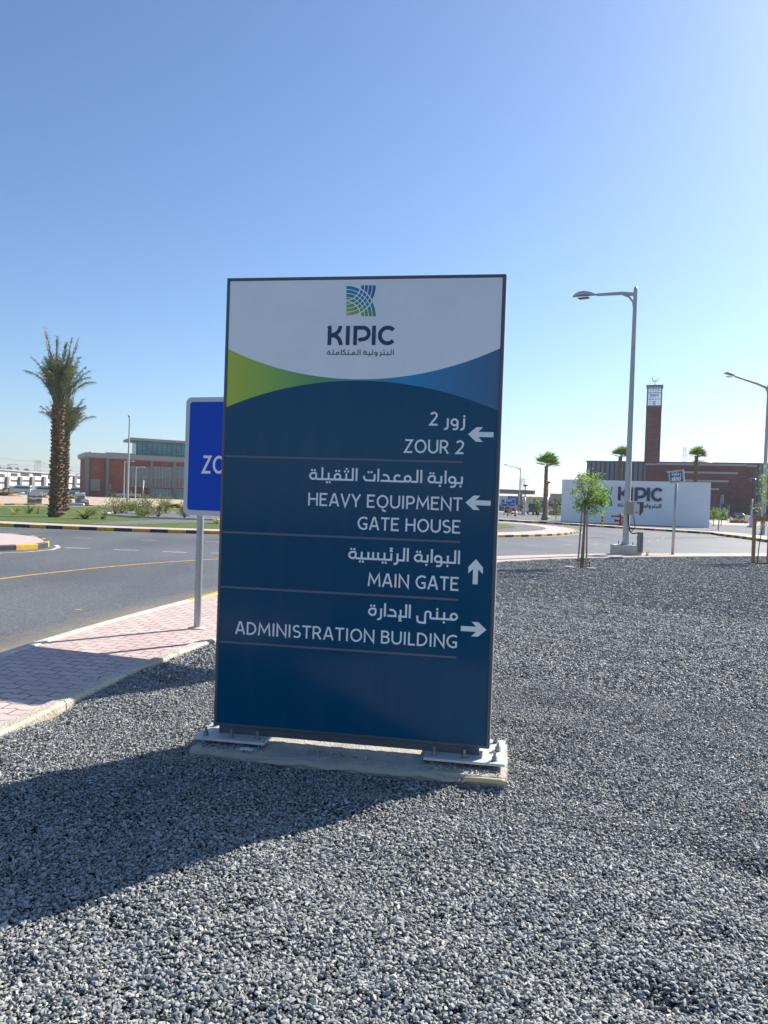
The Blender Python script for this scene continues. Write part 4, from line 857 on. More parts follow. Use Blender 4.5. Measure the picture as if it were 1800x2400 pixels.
def garden_lamp(name, label, loc, H, group, wrap=False):
    t = thing(name, label, 'garden lamp', loc, group)
    mb = MB(); mb.tube([(0, 0, 0), (0, 0, H*.58)], .10, 12); mb.build('lower_pole', M_galv, t, True)
    mb = MB(); mb.tube([(0, 0, H*.58), (0, 0, H*.93)], .055, 10); mb.build('upper_pole', M_dark, t, True)
    mb = MB(); mb.lathe((0, 0, H*.93), [(.03, 0), (.10, .05), (.26, .14), (.42, .20), (.43, .23), (.30, .29), (.12, .33), (.02, .34)], 18); mb.build('lamp_hood', mat('lamp_hood_grey', (.09, .09, .10), .25, .5), t, True)
    mb = MB(); mb.lathe((0, 0, 0), [(.22, 0), (.22, .03), (.12, .05), (.11, .2)], 12); mb.build('base_flange', M_dark, t, 'auto')
    if wrap:
        w = MB(); rr = random.Random(4); R0 = []
        for k in range(9): R0.append((.16+rr.uniform(0, .12)+(.25 if k < 2 else 0), .02+k*.13))
        vs = []
        for (r_, z) in R0:
            for j in range(12): a = 2*pi*j/12; q = r_*rr.uniform(.75, 1.25); vs.append((q*math.cos(a), q*math.sin(a), z+rr.uniform(-.04, .04)))
        w.add(vs, [(i*12+j, i*12+(j+1) % 12, (i+1)*12+(j+1) % 12, (i+1)*12+j) for i in range(8) for j in range(12)]); w.build('plastic_wrap', M_wrap, t)
    return t
M_wrap = mat('plastic_wrap', (.55, .57, .58), .3, 0, .6, var=.25, vscale=9)
M_wrapd = mat('wrapped_pavers', (.14, .15, .16), .35, 0, .6, var=.4, vscale=4)

# ================================================================== VEHICLES
M_tyre = M_black; M_rim = mat('wheel_rim', (.35, .35, .36), .3, .8); M_carw = mat('vehicle_white', (.62, .63, .63), .3, 0, .5, coat=.4); M_card = mat('vehicle_dark_green', (.02, .032, .034), .28, 0, .5, coat=.5)
M_carb = mat('vehicle_blue_grey', (.05, .08, .12), .28, 0, .5, coat=.5); M_carg = mat('vehicle_grey', (.25, .27, .28), .3, .2, .5, coat=.4)
M_red = mat('tail_lamp_red', (.35, .01, .01), .3); M_lamp = mat('head_lamp', (.7, .7, .68), .15)
VEH = {'car': (4.5, 1.8, [(0, .35), (0, .75), (.12, .95), (1.05, 1.02), (1.6, 1.42), (2.9, 1.45), (3.7, 1.05), (4.4, .95), (4.5, .6), (4.45, .35)], [(1.18, 1.03), (1.66, 1.37), (2.85, 1.4), (3.45, 1.06)], 1.02),
       'suv': (4.8, 1.95, [(0, .4), (0, .9), (.15, 1.1), (1.25, 1.18), (1.85, 1.78), (4.5, 1.82), (4.78, 1.2), (4.8, .45)], [(1.45, 1.2), (1.93, 1.7), (4.35, 1.73), (4.55, 1.22)], 1.18),
       'van': (5.2, 1.95, [(0, .38), (0, .95), (.1, 1.12), (.75, 1.3), (1.35, 2.1), (1.6, 2.22), (5.05, 2.24), (5.18, 2.1), (5.2, .4)], [(1.0, 1.36), (1.38, 1.86), (4.95, 1.88), (5.0, 1.36)], 1.3),
       'pickup': (5.2, 1.85, [(0, .4), (0, .85), (.1, 1.02), (1.3, 1.1), (1.85, 1.68), (3.1, 1.7), (3.3, 1.12), (5.15, 1.1), (5.2, .45)], [(1.5, 1.12), (1.92, 1.6), (3., 1.62), (3.1, 1.13)], 1.1)}
def vehicle(kind, name, label, loc, rz, body, group=None, cat=None):
    L, W, prof, win, belt = VEH[kind]; t = thing(name, label, cat or kind, loc, group, rz); P = lambda q: [(x-L/2, z) for x, z in q]; mb = MB(); pr = P(prof); n = len(pr); vs = []
    def hw(z): return W/2 if z <= belt else W/2-(z-belt)*.22
    for s in (-1, 1): vs += [(x, s*hw(z), z) for x, z in pr]
    mb.add(vs, [tuple(range(n)), tuple(range(n, 2*n))[::-1]]+[((i+1) % n, i, n+i, n+(i+1) % n) for i in range(n)]); mb.build('body', body, t, bevel=.04)
    for s in (-1, 1):
        g = MB(); wv = [(x, s*(hw(z)+.006), z) for x, z in P(win)]; g.add(wv, [(0, 1, 2, 3) if s > 0 else (3, 2, 1, 0)]); g.build('side_window', M_glass, t)
    ws = [(a, b_) for a, b_ in zip(pr, pr[1:]) if b_[1]-a[1] > .25 and a[1] >= belt-.15][:1]; rs = [(a, b_) for a, b_ in zip(pr, pr[1:]) if a[1]-b_[1] > .25 and a[1] > belt][:1]
    for nm, seg in (('windscreen', ws), ('rear_window', rs)):
        for a, b_ in seg:
            g = MB(); lo, hi = (a, b_) if a[1] < b_[1] else (b_, a); hi2 = (hi[0], hi[1]); k0 = .08; k1 = .9
            if nm == 'rear_window' and lo[1] < belt: k0 = (belt+.05-lo[1])/(hi[1]-lo[1])
            q0 = np.array(lo)+(np.array(hi)-np.array(lo))*k0; q1 = np.array(lo)+(np.array(hi)-np.array(lo))*k1; nx, nz = -(hi[1]-lo[1]), (hi[0]-lo[0]); l_ = math.hypot(nx, nz); sg = 1 if nm == 'windscreen' else -1; nx, nz = nx/l_*.008*(1 if sg > 0 else -1), abs(nz)/l_*.008
            g.add([(q0[0]+nx, -hw(q0[1])*.9, q0[1]+nz), (q0[0]+nx, hw(q0[1])*.9, q0[1]+nz), (q1[0]+nx, hw(q1[1])*.9, q1[1]+nz), (q1[0]+nx, -hw(q1[1])*.9, q1[1]+nz)], [(0, 1, 2, 3)]); g.build(nm, M_glass, t)
    for x in (-L/2+.9, L/2-.95):
        for s in (-1, 1):
            w = MB(); y = s*(W/2-.1); w.tube([(x, y-.11, .34), (x, y+.11, .34)], .34, 18); wo = w.build('wheel', M_tyre, t, 'auto'); w2 = MB(); w2.tube([(x, y+s*.105, .34), (x, y+s*.118, .34)], .2, 12); w2.build('rim', M_rim, wo)
    for s in (-1, 1):
        m_ = MB(); m_.box(-L/2-.012, -L/2+.05, s*W*.38-.16, s*W*.38+.16, .72, .86); m_.build('headlight', M_lamp, t); m_ = MB(); m_.box(L/2-.05, L/2+.012, s*W*.40-.1, s*W*.40+.1, .8, 1.05); m_.build('tail_light', M_red, t)
    m_ = MB(); m_.box(-L/2-.05, -L/2+.08, -W*.46, W*.46, .36, .56); m_.build('bumper', M_dark, t)
    return t

# ================================================================== LEFT SIDE
date_palm('date_palm', 'tall date palm with tied-up crown, nearer of the two on the lawn', G(130, 1212, .04), 6.15, 11, 1.02, 'date palms on the roundabout')
date_palm('date_palm', 'shorter-looking date palm standing just behind the nearer palm', G(148, 1197.5, .04), 5.2, 23, 1.05, 'date palms on the roundabout')
strap_plant('strappy_plant', 'small yellowish strappy plant on the lawn at the far left', G(34, 1206, .04), 26, .75, 1, L_yel, .06)
strap_plant('strappy_plant', 'low green strappy plant left of the palm trunk, beside the yellowish one', G(68, 1204.5, .04), 16, .9, 2, L_shrub, .1)
strap_plant('strappy_plant', 'small green strappy tuft between the palm trunk and its neighbour', G(88, 1203.5, .04), 13, .7, 9, L_shrub, .08)
strap_plant('broadleaf_plant', 'large silvery strap-leaved plant on the lawn right of the palms', G(200, 1216, .04), 46, 1.0, 3, L_olive, .11)
strap_plant('broadleaf_plant', 'upright dark strap-leaved plant leaning over the silvery one', G(214, 1208, .04), 26, 1.05, 4, L_shrub, .09)
strap_plant('broadleaf_plant', 'low spreading strap-leaved plant right of the large silvery one', G(243, 1216.5, .04), 26, .75, 5, L_olive, .09)
strap_plant('strappy_plant', 'bushy yellow-green plant on the lawn beside the blue sign post', G(506, 1227, .04), 40, .62, 6, L_yel, .05)
for i, (px, py, w, h, lab, lm) in enumerate([(268, 1206, 2.1, 1.15, 'widest olive-green leafy shrub at the tip of the gravel bed', L_olive), (285, 1203, 1.7, 1.0, 'olive leafy shrub directly left of the thin lamp mast', L_olive), (305, 1201.5, 1.5, .8, 'rounded leafy shrub just right of the thin lamp mast', L_olive), (322, 1203, 1.5, .9, 'dense green shrub at the foot of the small sign pole', L_shrub),
        (345, 1204, 1.0, 1.35, 'taller open shrub right of the small sign pole', L_olive), (333, 1213, 1.0, .6, 'low sparse shrub at the front edge of the gravel bed', L_olive), (371, 1212, 1.1, .95, 'sparse leggy shrub near the middle of the gravel bed', L_olive), (388, 1203, 1.0, 1.3, 'open upright shrub well left of the blue sign', L_olive), (432, 1216, .9, 1.0, 'shrub peeping out beside the blue sign panel edge', L_olive)]):
    shrub('leafy_shrub', lab, G(px, py, .045), w*1.25, h*1.3, 40+i, 15, 22, .13, lm, 'shrubs in the roundabout bed')

def img_dir(base, px, py, z):   # azimuth from a pole top towards a photo point at roughly the same height
    return None
def lamp_from(px, pyb, pyt, D, az, alen, label, group, **k):
    b_ = at(px, pyb, D); H = at(px, pyt, D)[2]; return street_lamp('street_lamp', label, (b_[0], b_[1], 0.), H, az, alen, group, **k)
GL = 'grey street lamps on the far left'
lamp_from(298, 1184, 979, 80, math.radians(-75), .5, 'tall thin lamp mast rising in front of the brick building', GL, r=.12, gusset=False)
lamp_from(290, 1167, 1081, 172, math.radians(8), 1.1, 'pale street lamp directly left of the thin mast, by the brick facade', GL, r=.13, hs=1.3)
lamp_from(317, 1167, 1095, 178, math.radians(8), 1.0, 'short pale street lamp in front of the louvred windows', GL, r=.13, hs=1.3)
lamp_from(17, 1155, 1088, 215, math.radians(5), 1.9, 'second street lamp from the left edge, before the car park', GL, r=.13, hs=1.2)
lamp_from(6.3, 1156, 1096, 212, math.radians(5), 1.6, 'street lamp nearest the left edge of the view', GL, r=.13, hs=1.2)
lamp_from(178, 1153, 1110, 225, math.radians(5), 1.4, 'street lamp between the palm trunk and the brick building', GL, r=.12, hs=1.2)
lamp_from(150, 1153, 1101, 222, math.radians(5), 1.4, 'street lamp half hidden behind the palm trunk', GL, r=.12, hs=1.2)
b_ = G(334, 1189); t = thing('road_sign', 'small white sign seen edge-on on a thin pole in the shrubs', 'road sign', b_); mb = MB(); mb.tube([(0, 0, 0), (0, 0, 2.75)], .045, 8); mb.build('post', M_galv, t, True)
mb = MB(); mb.box(-.02, .02, -.35, .35, 2.2, 2.8); o = mb.build('panel', M_white, t); o.rotation_euler = (0, 0, .24); o.location = (.05, 0, 0)

# white multi-storey car park
FC = Frame(at(-60, 1100, 206), at(200, 1100, 281)); Uc = lambda x, y: FC.uv(x, y); off = FC.p(0, 0, 0)
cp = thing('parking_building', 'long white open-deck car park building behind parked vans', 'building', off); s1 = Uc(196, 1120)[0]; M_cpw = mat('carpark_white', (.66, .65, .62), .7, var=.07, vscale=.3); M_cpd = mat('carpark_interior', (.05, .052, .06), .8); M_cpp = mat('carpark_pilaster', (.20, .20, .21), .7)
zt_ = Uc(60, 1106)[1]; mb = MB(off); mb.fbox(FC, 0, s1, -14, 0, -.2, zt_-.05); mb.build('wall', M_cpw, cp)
mb = MB(off); mb.fbox(FC, -.5, s1+.5, -14.4, .5, zt_-.05, zt_+.3); mb.build('roof_edge', mat('carpark_roof', (.42, .42, .42), .6), cp)
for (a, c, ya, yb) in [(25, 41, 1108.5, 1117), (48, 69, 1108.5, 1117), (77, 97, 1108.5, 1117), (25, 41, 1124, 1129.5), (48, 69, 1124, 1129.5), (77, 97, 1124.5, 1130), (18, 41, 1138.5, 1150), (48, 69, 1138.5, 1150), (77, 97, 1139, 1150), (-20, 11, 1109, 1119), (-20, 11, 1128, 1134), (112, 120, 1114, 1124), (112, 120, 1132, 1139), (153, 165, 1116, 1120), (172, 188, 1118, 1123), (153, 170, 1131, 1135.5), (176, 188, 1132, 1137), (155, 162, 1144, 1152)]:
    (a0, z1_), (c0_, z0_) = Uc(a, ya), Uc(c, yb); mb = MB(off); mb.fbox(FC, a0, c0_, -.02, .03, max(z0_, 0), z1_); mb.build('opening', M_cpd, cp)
for (a, c) in ((12, 17), (42, 47.5), (70, 77), (98, 104), (171, 176)):
    mb = MB(off); mb.fbox(FC, Uc(a, 1130)[0], Uc(c, 1130)[0], -.02, .7, 0, Uc(a, 1117)[1]); mb.build('pilaster', M_cpp, cp)
for px in (13, 38, 62, 78, 100):
    s = Uc(px, 1104)[0]; mb = MB(off); mb.add([FC.p(s-2, -3, zt_+.3), FC.p(s+2, -3, zt_+.3), FC.p(s+2, -7, zt_+.3), FC.p(s-2, -7, zt_+.3), FC.p(s, -5, zt_+1.5)], [(0, 1, 4), (1, 2, 4), (2, 3, 4), (3, 0, 4), (3, 2, 1, 0)]); mb.build('shade_canopy', M_cpp, cp)
def veh_at(kind, name, label, pxc, py, D, rz, body, group=None, cat=None):
    p_ = at(pxc, py, D); return vehicle(kind, name, label, (p_[0], p_[1], 0.02), rz, body, group, cat)
GV = 'vehicles parked before the car park'
veh_at('van', 'parked_van', 'white minibus with dark windows, leftmost of the parked vans', 49, 1156, 200, .1, M_carw, GV, 'minibus'); veh_at('van', 'parked_van', 'white van angled beside the leftmost minibus, left of the palm', 99, 1158, 198, .55, M_carw, GV, 'van')
veh_at('pickup', 'parked_pickup', 'grey pickup truck just right of the palm trunk', 160, 1158, 205, .15, M_carg, GV, 'pickup'); veh_at('van', 'parked_van', 'white van between the palm trunk and the brick building', 180, 1157, 208, .3, M_carw, GV, 'van'); veh_at('car', 'parked_car', 'dark blue car near the left edge beside the minibus', 18, 1155, 200, .1, M_carb, GV, 'car')
veh_at('pickup', 'parked_pickup', 'grey pickup parked before the louvred brick facade', 302, 1167, 180, .2, M_carg, None, 'pickup')

# wrapped pallets on the sand
def pallet(label, px, py, w, h, rz, seed, cover=False):
    p_ = G(px, py); t = thing('wrapped_pallet', label, 'pallet', p_, 'plastic-wrapped pallets on the sand', rz); rr = random.Random(seed); mb = MB()
    for k in range(3): mb.box(-w/2, w/2, -w*.4+k*w*.36, -w*.4+k*w*.36+.1, 0, .1)
    for k in range(7): mb.box(-w/2+k*w*.145, -w/2+k*w*.145+.11, -w*.42, w*.42, .101, .125)
    mb.build('pallet_base', M_stake, t); z = .127; mb = MB()
    N = 5
    for k in range(N):
        j = rr.uniform(-.03, .03); mb.box(-w/2+j, w/2+j, -w*.42+j, w*.42-j, z, z+(h-.13)/N-.006); z += (h-.13)/N
    mb.build('paver_stack', M_wrapd, t, bevel=.03); vs = []; mb = MB(); R0 = [(.12, 1.03), (h*.4, 1.05), (h*.55, 1.04), (h*.7, 1.06), (h*1.0, 1.03), (h*1.05, .9)]
    M_ = 28
    for z, k in R0[0:6]:
        for j in range(M_):
            a = 2*pi*j/M_; c, s = math.cos(a), math.sin(a); q = 1/max(abs(c), abs(s)); vs.append((c*q*w/2*k+rr.uniform(-.02, .02), s*q*w*.42*k+rr.uniform(-.02, .02), z+rr.uniform(-.06, .06)*(1 if z > .2 else 0)))
    rows = [1, 2, 3, 4] if not cover else [3, 4]
    mb.add(vs, [(i*M_+j, i*M_+(j+1) % M_, (i+1)*M_+(j+1) % M_, (i+1)*M_+j) for i in ([1, 3] if not cover else [2, 3, 4]) for j in range(M_)]+([tuple(5*M_+j for j in range(M_))] if cover else [])); mb.build('plastic_sheet', M_wrap, t)
    return t
pallet('dark plastic-wrapped pallet of pavers, left of the palm trunks', 81, 1180.5, 1.35, 1.2, .45, 1); pallet('taller pallet with loose white sheet, right of the palm trunks', 187, 1182, 1.0, 1.2, .45, 2, True)
pallet('low half-empty wrapped pallet at the right of the sheeted pallet', 200, 1183.5, .8, .55, .3, 3, True)
a_, c_ = G(153, 1184), G(196, 1186); mb = MB(off=(a_[0], a_[1], 0)); mb.tube([(a_[0], a_[1], .12), (c_[0], c_[1], .12)], [.13, .14], 12); o = mb.build('sheet_roll', M_wrap, None, True); tag(o, 'white roll of sheeting lying on the sand by the kerb', 'roll')

# brick building
FB = Frame(at(198, 1100, 185), at(434, 1100, 196)); Ub = lambda x, y, d=0: FB.uv(x, y, d); off = FB.p(0, 0, 0)
bb = thing('brick_building', 'red brick building with grey columns, louvred windows and glass tower', 'building', off)
def brick_mat(name, c1, c2, sc):
    m = bpy.data.materials.new(name); m.use_nodes = True; nt = m.node_tree; b = nt.nodes['Principled BSDF']; tc = node(nt, 'ShaderNodeTexCoord'); s = node(nt, 'ShaderNodeSeparateXYZ'); nt.links.new(tc.outputs['Object'], s.inputs[0])
    c = node(nt, 'ShaderNodeCombineXYZ'); nt.links.new(math_(nt, 'ADD', s.outputs[0], s.outputs[1]), c.inputs[0]); nt.links.new(s.outputs[2], c.inputs[1]); br = node(nt, 'ShaderNodeTexBrick'); br.inputs['Scale'].default_value = sc; br.inputs['Brick Width'].default_value = 1.2; br.inputs['Row Height'].default_value = .4; br.inputs['Mortar Size'].default_value = .03
    br.inputs['Color1'].default_value = (*c1, 1); br.inputs['Color2'].default_value = (*c2, 1); br.inputs['Mortar'].default_value = (c1[0]*.6, c1[1]*.6, c1[2]*.6, 1); nt.links.new(c.outputs[0], br.inputs['Vector'])
    n = node(nt, 'ShaderNodeTexNoise'); n.inputs['Scale'].default_value = .4; n.inputs['Detail'].default_value = 4; nt.links.new(tc.outputs['Object'], n.inputs['Vector']); r = ramp(nt, [(.35, (.85,)*3), (.65, (1.1,)*3)]); nt.links.new(n.outputs[0], r.inputs[0])
    mx = node(nt, 'ShaderNodeMixRGB'); mx.blend_type = 'MULTIPLY'; mx.inputs[0].default_value = 1; nt.links.new(br.outputs[0], mx.inputs[1]); nt.links.new(r.outputs[0], mx.inputs[2]); nt.links.new(mx.outputs[0], b.inputs['Base Color']); b.inputs['Roughness'].default_value = .85; return m
M_brick = brick_mat('brick_red', (.21, .06, .038), (.29, .09, .055), 1.6); M_bgrey = mat('building_grey', (.27, .275, .28), .6, .1); M_bgrey2 = mat('building_dark_grey', (.15, .155, .165), .6)
M_tglass = mat('teal_glass', (.06, .27, .29), .22, 0, .5, var=.25, vscale=.5); M_lglass = mat('pale_teal_glass', (.10, .26, .24), .15, 0, .7, var=.35, vscale=.6)
S1 = 42.; zr = Ub(230, 1072)[1]
mb = MB(off); mb.fbox(FB, .6, S1, -16, 0, -.1, zr); mb.build('wall', M_brick, bb)
mb = MB(off); mb.fbox(FB, 0, S1+1.5, -17, 1.3, zr+.03, zr+1.05); mb.fbox(FB, .4, S1, -16.5, .9, zr-.2, zr+.029); mb.build('roof_slab', M_bgrey, bb)
for a, c in ((200, 208), (247, 254), (350, 357), (404, 411), (462, 469), (520, 527)):
    mb = MB(off); mb.fbox(FB, Ub(a, 1120)[0], Ub(c, 1120)[0], -.3, .75, -.1, zr-.21); mb.build('column', M_bgrey2, bb)
for (a, c, ya, yb) in ((212, 234, 1123, 1150.5), (254.5, 260, 1134, 1148), (267, 274.5, 1155, 1164)):
    (a0, z1_), (c0_, z0_) = Ub(a, ya), Ub(c, yb); mb = MB(off); mb.fbox(FB, a0, c0_, .002, .12, z0_, z1_); mb.build('service_panel', mat('service_panel_grey', (.21, .215, .21), .6), bb)
for (a, c, ya, yb) in ((303, 348, 1092.5, 1142), (356, 403, 1093.5, 1143), (412, 461, 1094, 1144), (470, 519, 1095, 1145)):
    (a0, z1_), (c0_, z0_) = Ub(a, ya), Ub(c, yb); mb = MB(off); mb.fbox(FB, a0, c0_, .002, .08, z0_+(z1_-z0_)*.42, z1_); w = mb.build('window', M_tglass, bb); lv = MB(off); n = 6
    for k in range(n+1): s = a0+(c0_-a0)*k/n; lv.fbox(FB, s-.06, s+.06, .3, .62, z0_, z1_)
    m_ = 17
    for k in range(m_+1): z = z0_+(z1_-z0_)*k/m_; lv.fbox(FB, a0, c0_, .4, .52, z-.06, z+.06)
    lv.build('louvre_screen', mat('louvre_grey', (.33, .34, .34), .5, .2), bb)
for (a, c, ya, yb) in ((356, 403, 1143.5, 1168), (412, 461, 1144.5, 1170), (470, 519, 1145.5, 1171)):
    (a0, z1_), (c0_, z0_) = Ub(a, ya), Ub(c, yb); mb = MB(off); mb.fbox(FB, a0, c0_, .002, .1, .05, z1_-.1); w = mb.build('shopfront_window', M_lglass, bb); mu = MB(off)
    for k in range(7): s = a0+(c0_-a0)*k/6; mu.fbox(FB, s-.05, s+.05, .101, .16, .05, z1_-.1)
    mu.fbox(FB, a0, c0_, .101, .14, 2.2, 2.3); mu.build('mullion', M_bgrey2, w)
tz0, tz1 = zr+1.05, Ub(330, 1034, -6)[1]; ts = Ub(322, 1040, -6)[0]
mb = MB(off); mb.fbox(FB, ts, S1-2, -14, -6, tz0, tz1); tw = mb.build('glass_tower', M_tglass, bb); mu = MB(off)
for k in range(19): s = ts+k*1.24; mu.fbox(FB, s-.04, s+.04, -5.999, -5.92, tz0, tz1)
for z in (tz0+.8, tz0+1.6): mu.fbox(FB, ts, S1-2, -5.999, -5.94, z-.05, z+.05)
mu.fbox(FB, ts-.25, ts, -6.2, -5.8, tz0, tz1); mu.build('mullion', mat('mullion_teal', (.02, .05, .06), .5), tw)
mb = MB(off); mb.fbox(FB, ts-2.0, S1, -16, -4, tz1+.01, tz1+.65); mb.build('tower_roof', M_bgrey, bb)
mb = MB(off); V_ = []; rs = [Ub(212, 1060, -7)[0], ts-.4]
for s in rs:
    for k in range(9): a = pi*k/8; V_.append(FB.p(s, -9+3*math.cos(a), zr+1.05+.75*math.sin(a)))
mb.add(V_, [(k, k+1, 9+k+1, 9+k) for k in range(8)]+[tuple(range(9))[::-1], tuple(range(9, 18))]); mb.build('skylight', mat('skylight_cream', (.55, .52, .44), .5), bb, 'auto')
# pale planting strip and track before the brick building
mb = MB(); mb.poly([FB.p(-30, 9, 0), FB.p(S1+40, 9, 0), FB.p(S1+40, 16, 0), FB.p(-30, 16, 0)], .012); struct(mb.build('path', M_concd))
mb = MB(); mb.poly([FB.p(-4, 2, 0), FB.p(S1, 2, 0), FB.p(S1, 5, 0), FB.p(-4, 5, 0)], .015); struct(mb.build('path', M_asph))
for i in range(16):
    p_ = FB.p(12+i*1.5+rng.uniform(-.5, .5), 5.5+rng.uniform(-.4, 1.6), 0); shrub('low_shrub', ('low green shrub in the line along the brick building, seen small'), p_, 1.6, .7, 90+i, 5, 8, .3, L_shrub, 'small shrubs lining the brick building')
for i, (px, py, w, h) in enumerate([(8, 1162, 6, 1.3), (95, 1166, 5, .8), (165, 1169, 4, .7), (405, 1189, 5.5, .55), (160, 1178, 3, .5)]):
    strap_plant('dry_grass_tuft', ['dry tan grass mound at the left edge by the car park', 'dry grass patch in front of the vans, left of the palm', 'dry grass patch on the sand right of the palm trunk', 'broad yellow-green grass patch on the sand left of the blue sign', 'small dry weeds beside the sheet roll'][i], G(px, py), 90, h*1.3, 60+i, L_straw if i != 3 else L_yel, .25, None).scale = (w/2.2, w/3., 1)
# pylons, wires
def pylon(name, label, px, pyt, D, W0, W1, mats_, seed=0, arms=True, cat='pylon'):
    b_ = at(px, 1160, D); H = at(px, pyt, D)[2]; t = thing(name, label, cat, (b_[0], b_[1], 0)); mb = MB(); N = 10; q = []
    def rad(z): return W0/2+(W1-W0)/2*(z/H)
    zs = [H*(1-(1-k/N)**1.25) for k in range(N+1)]; wth = D*.00014
    for k in range(N):
        for i in range(4):
            a0, a1 = pi/4+i*pi/2, pi/4+(i+1)*pi/2; r0_, r1_ = rad(zs[k])*1.41, rad(zs[k+1])*1.41; P = lambda r_, a, z: (r_*math.cos(a), r_*math.sin(a), z); mi = (k // 2) % len(mats_)
            mb.tube([P(r0_, a0, zs[k]), P(r1_, a0, zs[k+1])], wth*1.4, 4, mi); mb.tube([P(r0_, a0, zs[k]), P(r1_, a1, zs[k+1])], wth, 4, mi); mb.tube([P(r1_, a0, zs[k+1]), P(r1_, a1, zs[k+1])], wth, 4, mi)
    mb.build('lattice', mats_, t)
    if arms:
        for z in (H*.72, H*.84, H*.95):
            m_ = MB(); L = W0*.75
            for s in (-1, 1): m_.tube([(s*rad(z), 0, z), (s*L, 0, z+.4)], wth, 4); m_.tube([(s*rad(z+2), 0, z+2.2), (s*L, 0, z+.4)], wth, 4)
            m_.build('cross_arm', mats_[-1], t)
    return t
M_pyr = mat('pylon_red', (.48, .26, .20), .7); M_pyw = mat('pylon_pale', (.55, .52, .5), .7); M_pyg = mat('pylon_grey', (.36, .38, .40), .7)
pylon('transmission_pylon', 'red and white lattice pylon above the car park roof', 90, 1080, 640, 8, 5, [M_pyr, M_pyw], arms=False)
pylon('transmission_pylon', 'faint grey transmission pylon with cross arms left of the fan palm', 1224, 1121, 760, 9, 2.5, [M_pyg])
for i, (a, c, lab) in enumerate([((-40, 1064), (86, 1081), 'upper left overhead power line sloping down to the red pylon'), ((-40, 1085), (86, 1091), 'lower left overhead power line reaching the red pylon'), ((94, 1083), (200, 1097), 'upper overhead power line between the red pylon and brick building'), ((94, 1092), (200, 1104), 'lower overhead power line between the red pylon and brick building')]):
    A, C_ = np.array(at(*a, 640)), np.array(at(*c, 640)); pts = [tuple(A*(1-u)+C_*u-np.array([0, 0, 1.6*4*u*(1-u)])) for u in np.linspace(0, 1, 12)]; mb = MB(pts[0]); mb.tube(pts, .10, 4); tag(mb.build('overhead_wire', M_pyg), lab, 'power line', 'overhead power lines')
# ================================================================== RIGHT SIDE
# big lamp at the road edge
lb = G(1476, 1301.5); lz = .45
H1 = lift(1486, 679, lb)-lz
t = thing('lamp_foundation', 'pale concrete foundation block under the big street lamp', 'foundation', (lb[0], lb[1], 0)); mb = MB()
X_ = vn([1, -.06, 0]); FL = Frame((lb[0]-X_[0]*.56, lb[1]-X_[1]*.56), (lb[0], lb[1])); off = (lb[0], lb[1], 0)
lift0 = at(1467, 1287, lb[1])[2]
mb = MB(off); mb.cbox(FL, .07, .78, -.75, .02, -.1, lz-.12, .02); mb.build('block', M_concd, t)
mb = MB(off); mb.cbox(FL, .79, .98, -.6, -.05, -.1, lz-.14, .02); mb.build('side_block', M_concd, t)
GR = 'big cobra-head street lamps on the right'
lp = FL.p(.5, -.36, 0); az = math.atan2(1.15, -1.97)
street_lamp('street_lamp', 'big grey street lamp on a concrete block behind the totem', (lp[0], lp[1], 0), lift(1486, 679, lp)-(lz-.12), az, 1.32, GR, r=.115, tilt=.06, block=lz-.12, hs=1.15)
l2 = G(1787, 1254); street_lamp('street_lamp', 'big grey street lamp at the right edge of the view', (l2[0], l2[1], 0), lift(1799, 905, l2), math.radians(202), 3.2, GR, r=.17, tilt=.5, hs=1.35)
lamp_from(1216, 1206, 1097, 130, math.radians(172), 2.0, 'distant street lamp beside the blue direction signs', GR, r=.12, tilt=.45, hs=1.1)
# electrical cabinet strapped to the big lamp pole
zc0, zc1 = lift(1475, 1206.5, lp), lift(1475, 1176, lp); FCb = Frame((lp[0]-.11, lp[1]-.16), (lp[0]+.9, lp[1]-.10)); pw = 1/ (1800/26.6)
off = (lp[0], lp[1], 0); cb = thing('electrical_cabinet', 'beige electrical box with grey hood strapped to the big lamp pole', 'electrical box', off); h = zc1-zc0
mb = MB(off); mb.cbox(FCb, 0., .245, -.10, .10, zc0+.01, zc1, .012); mb.build('mounting_box', mat('cabinet_beige', (.36, .34, .30), .5), cb)
mb = MB(off); mb.cbox(FCb, .247, .45, -.06, .13, zc0-.01, zc1-.05, .012); mb.build('inverter', mat('inverter_white', (.62, .63, .63), .4), cb)
mb = MB(off); mb.fprism(FCb, [(.452, zc0-.01), (.49, zc0-.01), (.585, zc0+.14), (.585, zc1-.02), (.452, zc1-.02)], -.12, .12); mb.fbox(FCb, .25, .585, -.12, .16, zc1-.018, zc1+.0); mb.build('hood', mat('hood_grey', (.09, .088, .085), .5), cb)
mb = MB(off); mb.fbox(FCb, .30, .40, .131, .134, zc0+.06, zc0+.11); mb.build('label_plate', mat('label_grey', (.3, .31, .32), .5), cb)
# grey cable trunking beside the block
FT = Frame((lp[0]+.40, lp[1]-.30), (lp[0]+1.4, lp[1]+.0)); zt0, zt1 = .10, lift(1493, 1247, FT.p(0, 0, 0)); off = FT.p(0, 0, 0)
tk_ = thing('cable_trunking', 'upright grey steel cable trunking leaning beside the lamp block', 'cable trunking', off)
mb = MB(off); mb.fbox(FT, -.075, .075, -.09, .06, zt0, zt1-.13); mb.fbox(FT, -.065, .07, -.085, .055, zt1-.129, zt1); mb.fbox(FT, -.01, .015, .061, .075, zt0, zt1-.14); mb.build('cover', mat('trunking_grey', (.20, .215, .22), .5, .3), tk_)
for s in (-.035, .035): mb = MB(off); c = FT.p(s, 0, 0); mb.tube([(c[0], c[1], -.05), (c[0], c[1], zt0+.02)], .018, 6); mb.build('leg', M_dark, tk_)
mb = MB(); A = FCb.p(.10, .02, zc0); C_ = FT.p(.0, -.01, zt1-.02); B1 = FCb.p(.12, .06, zc0-.35)
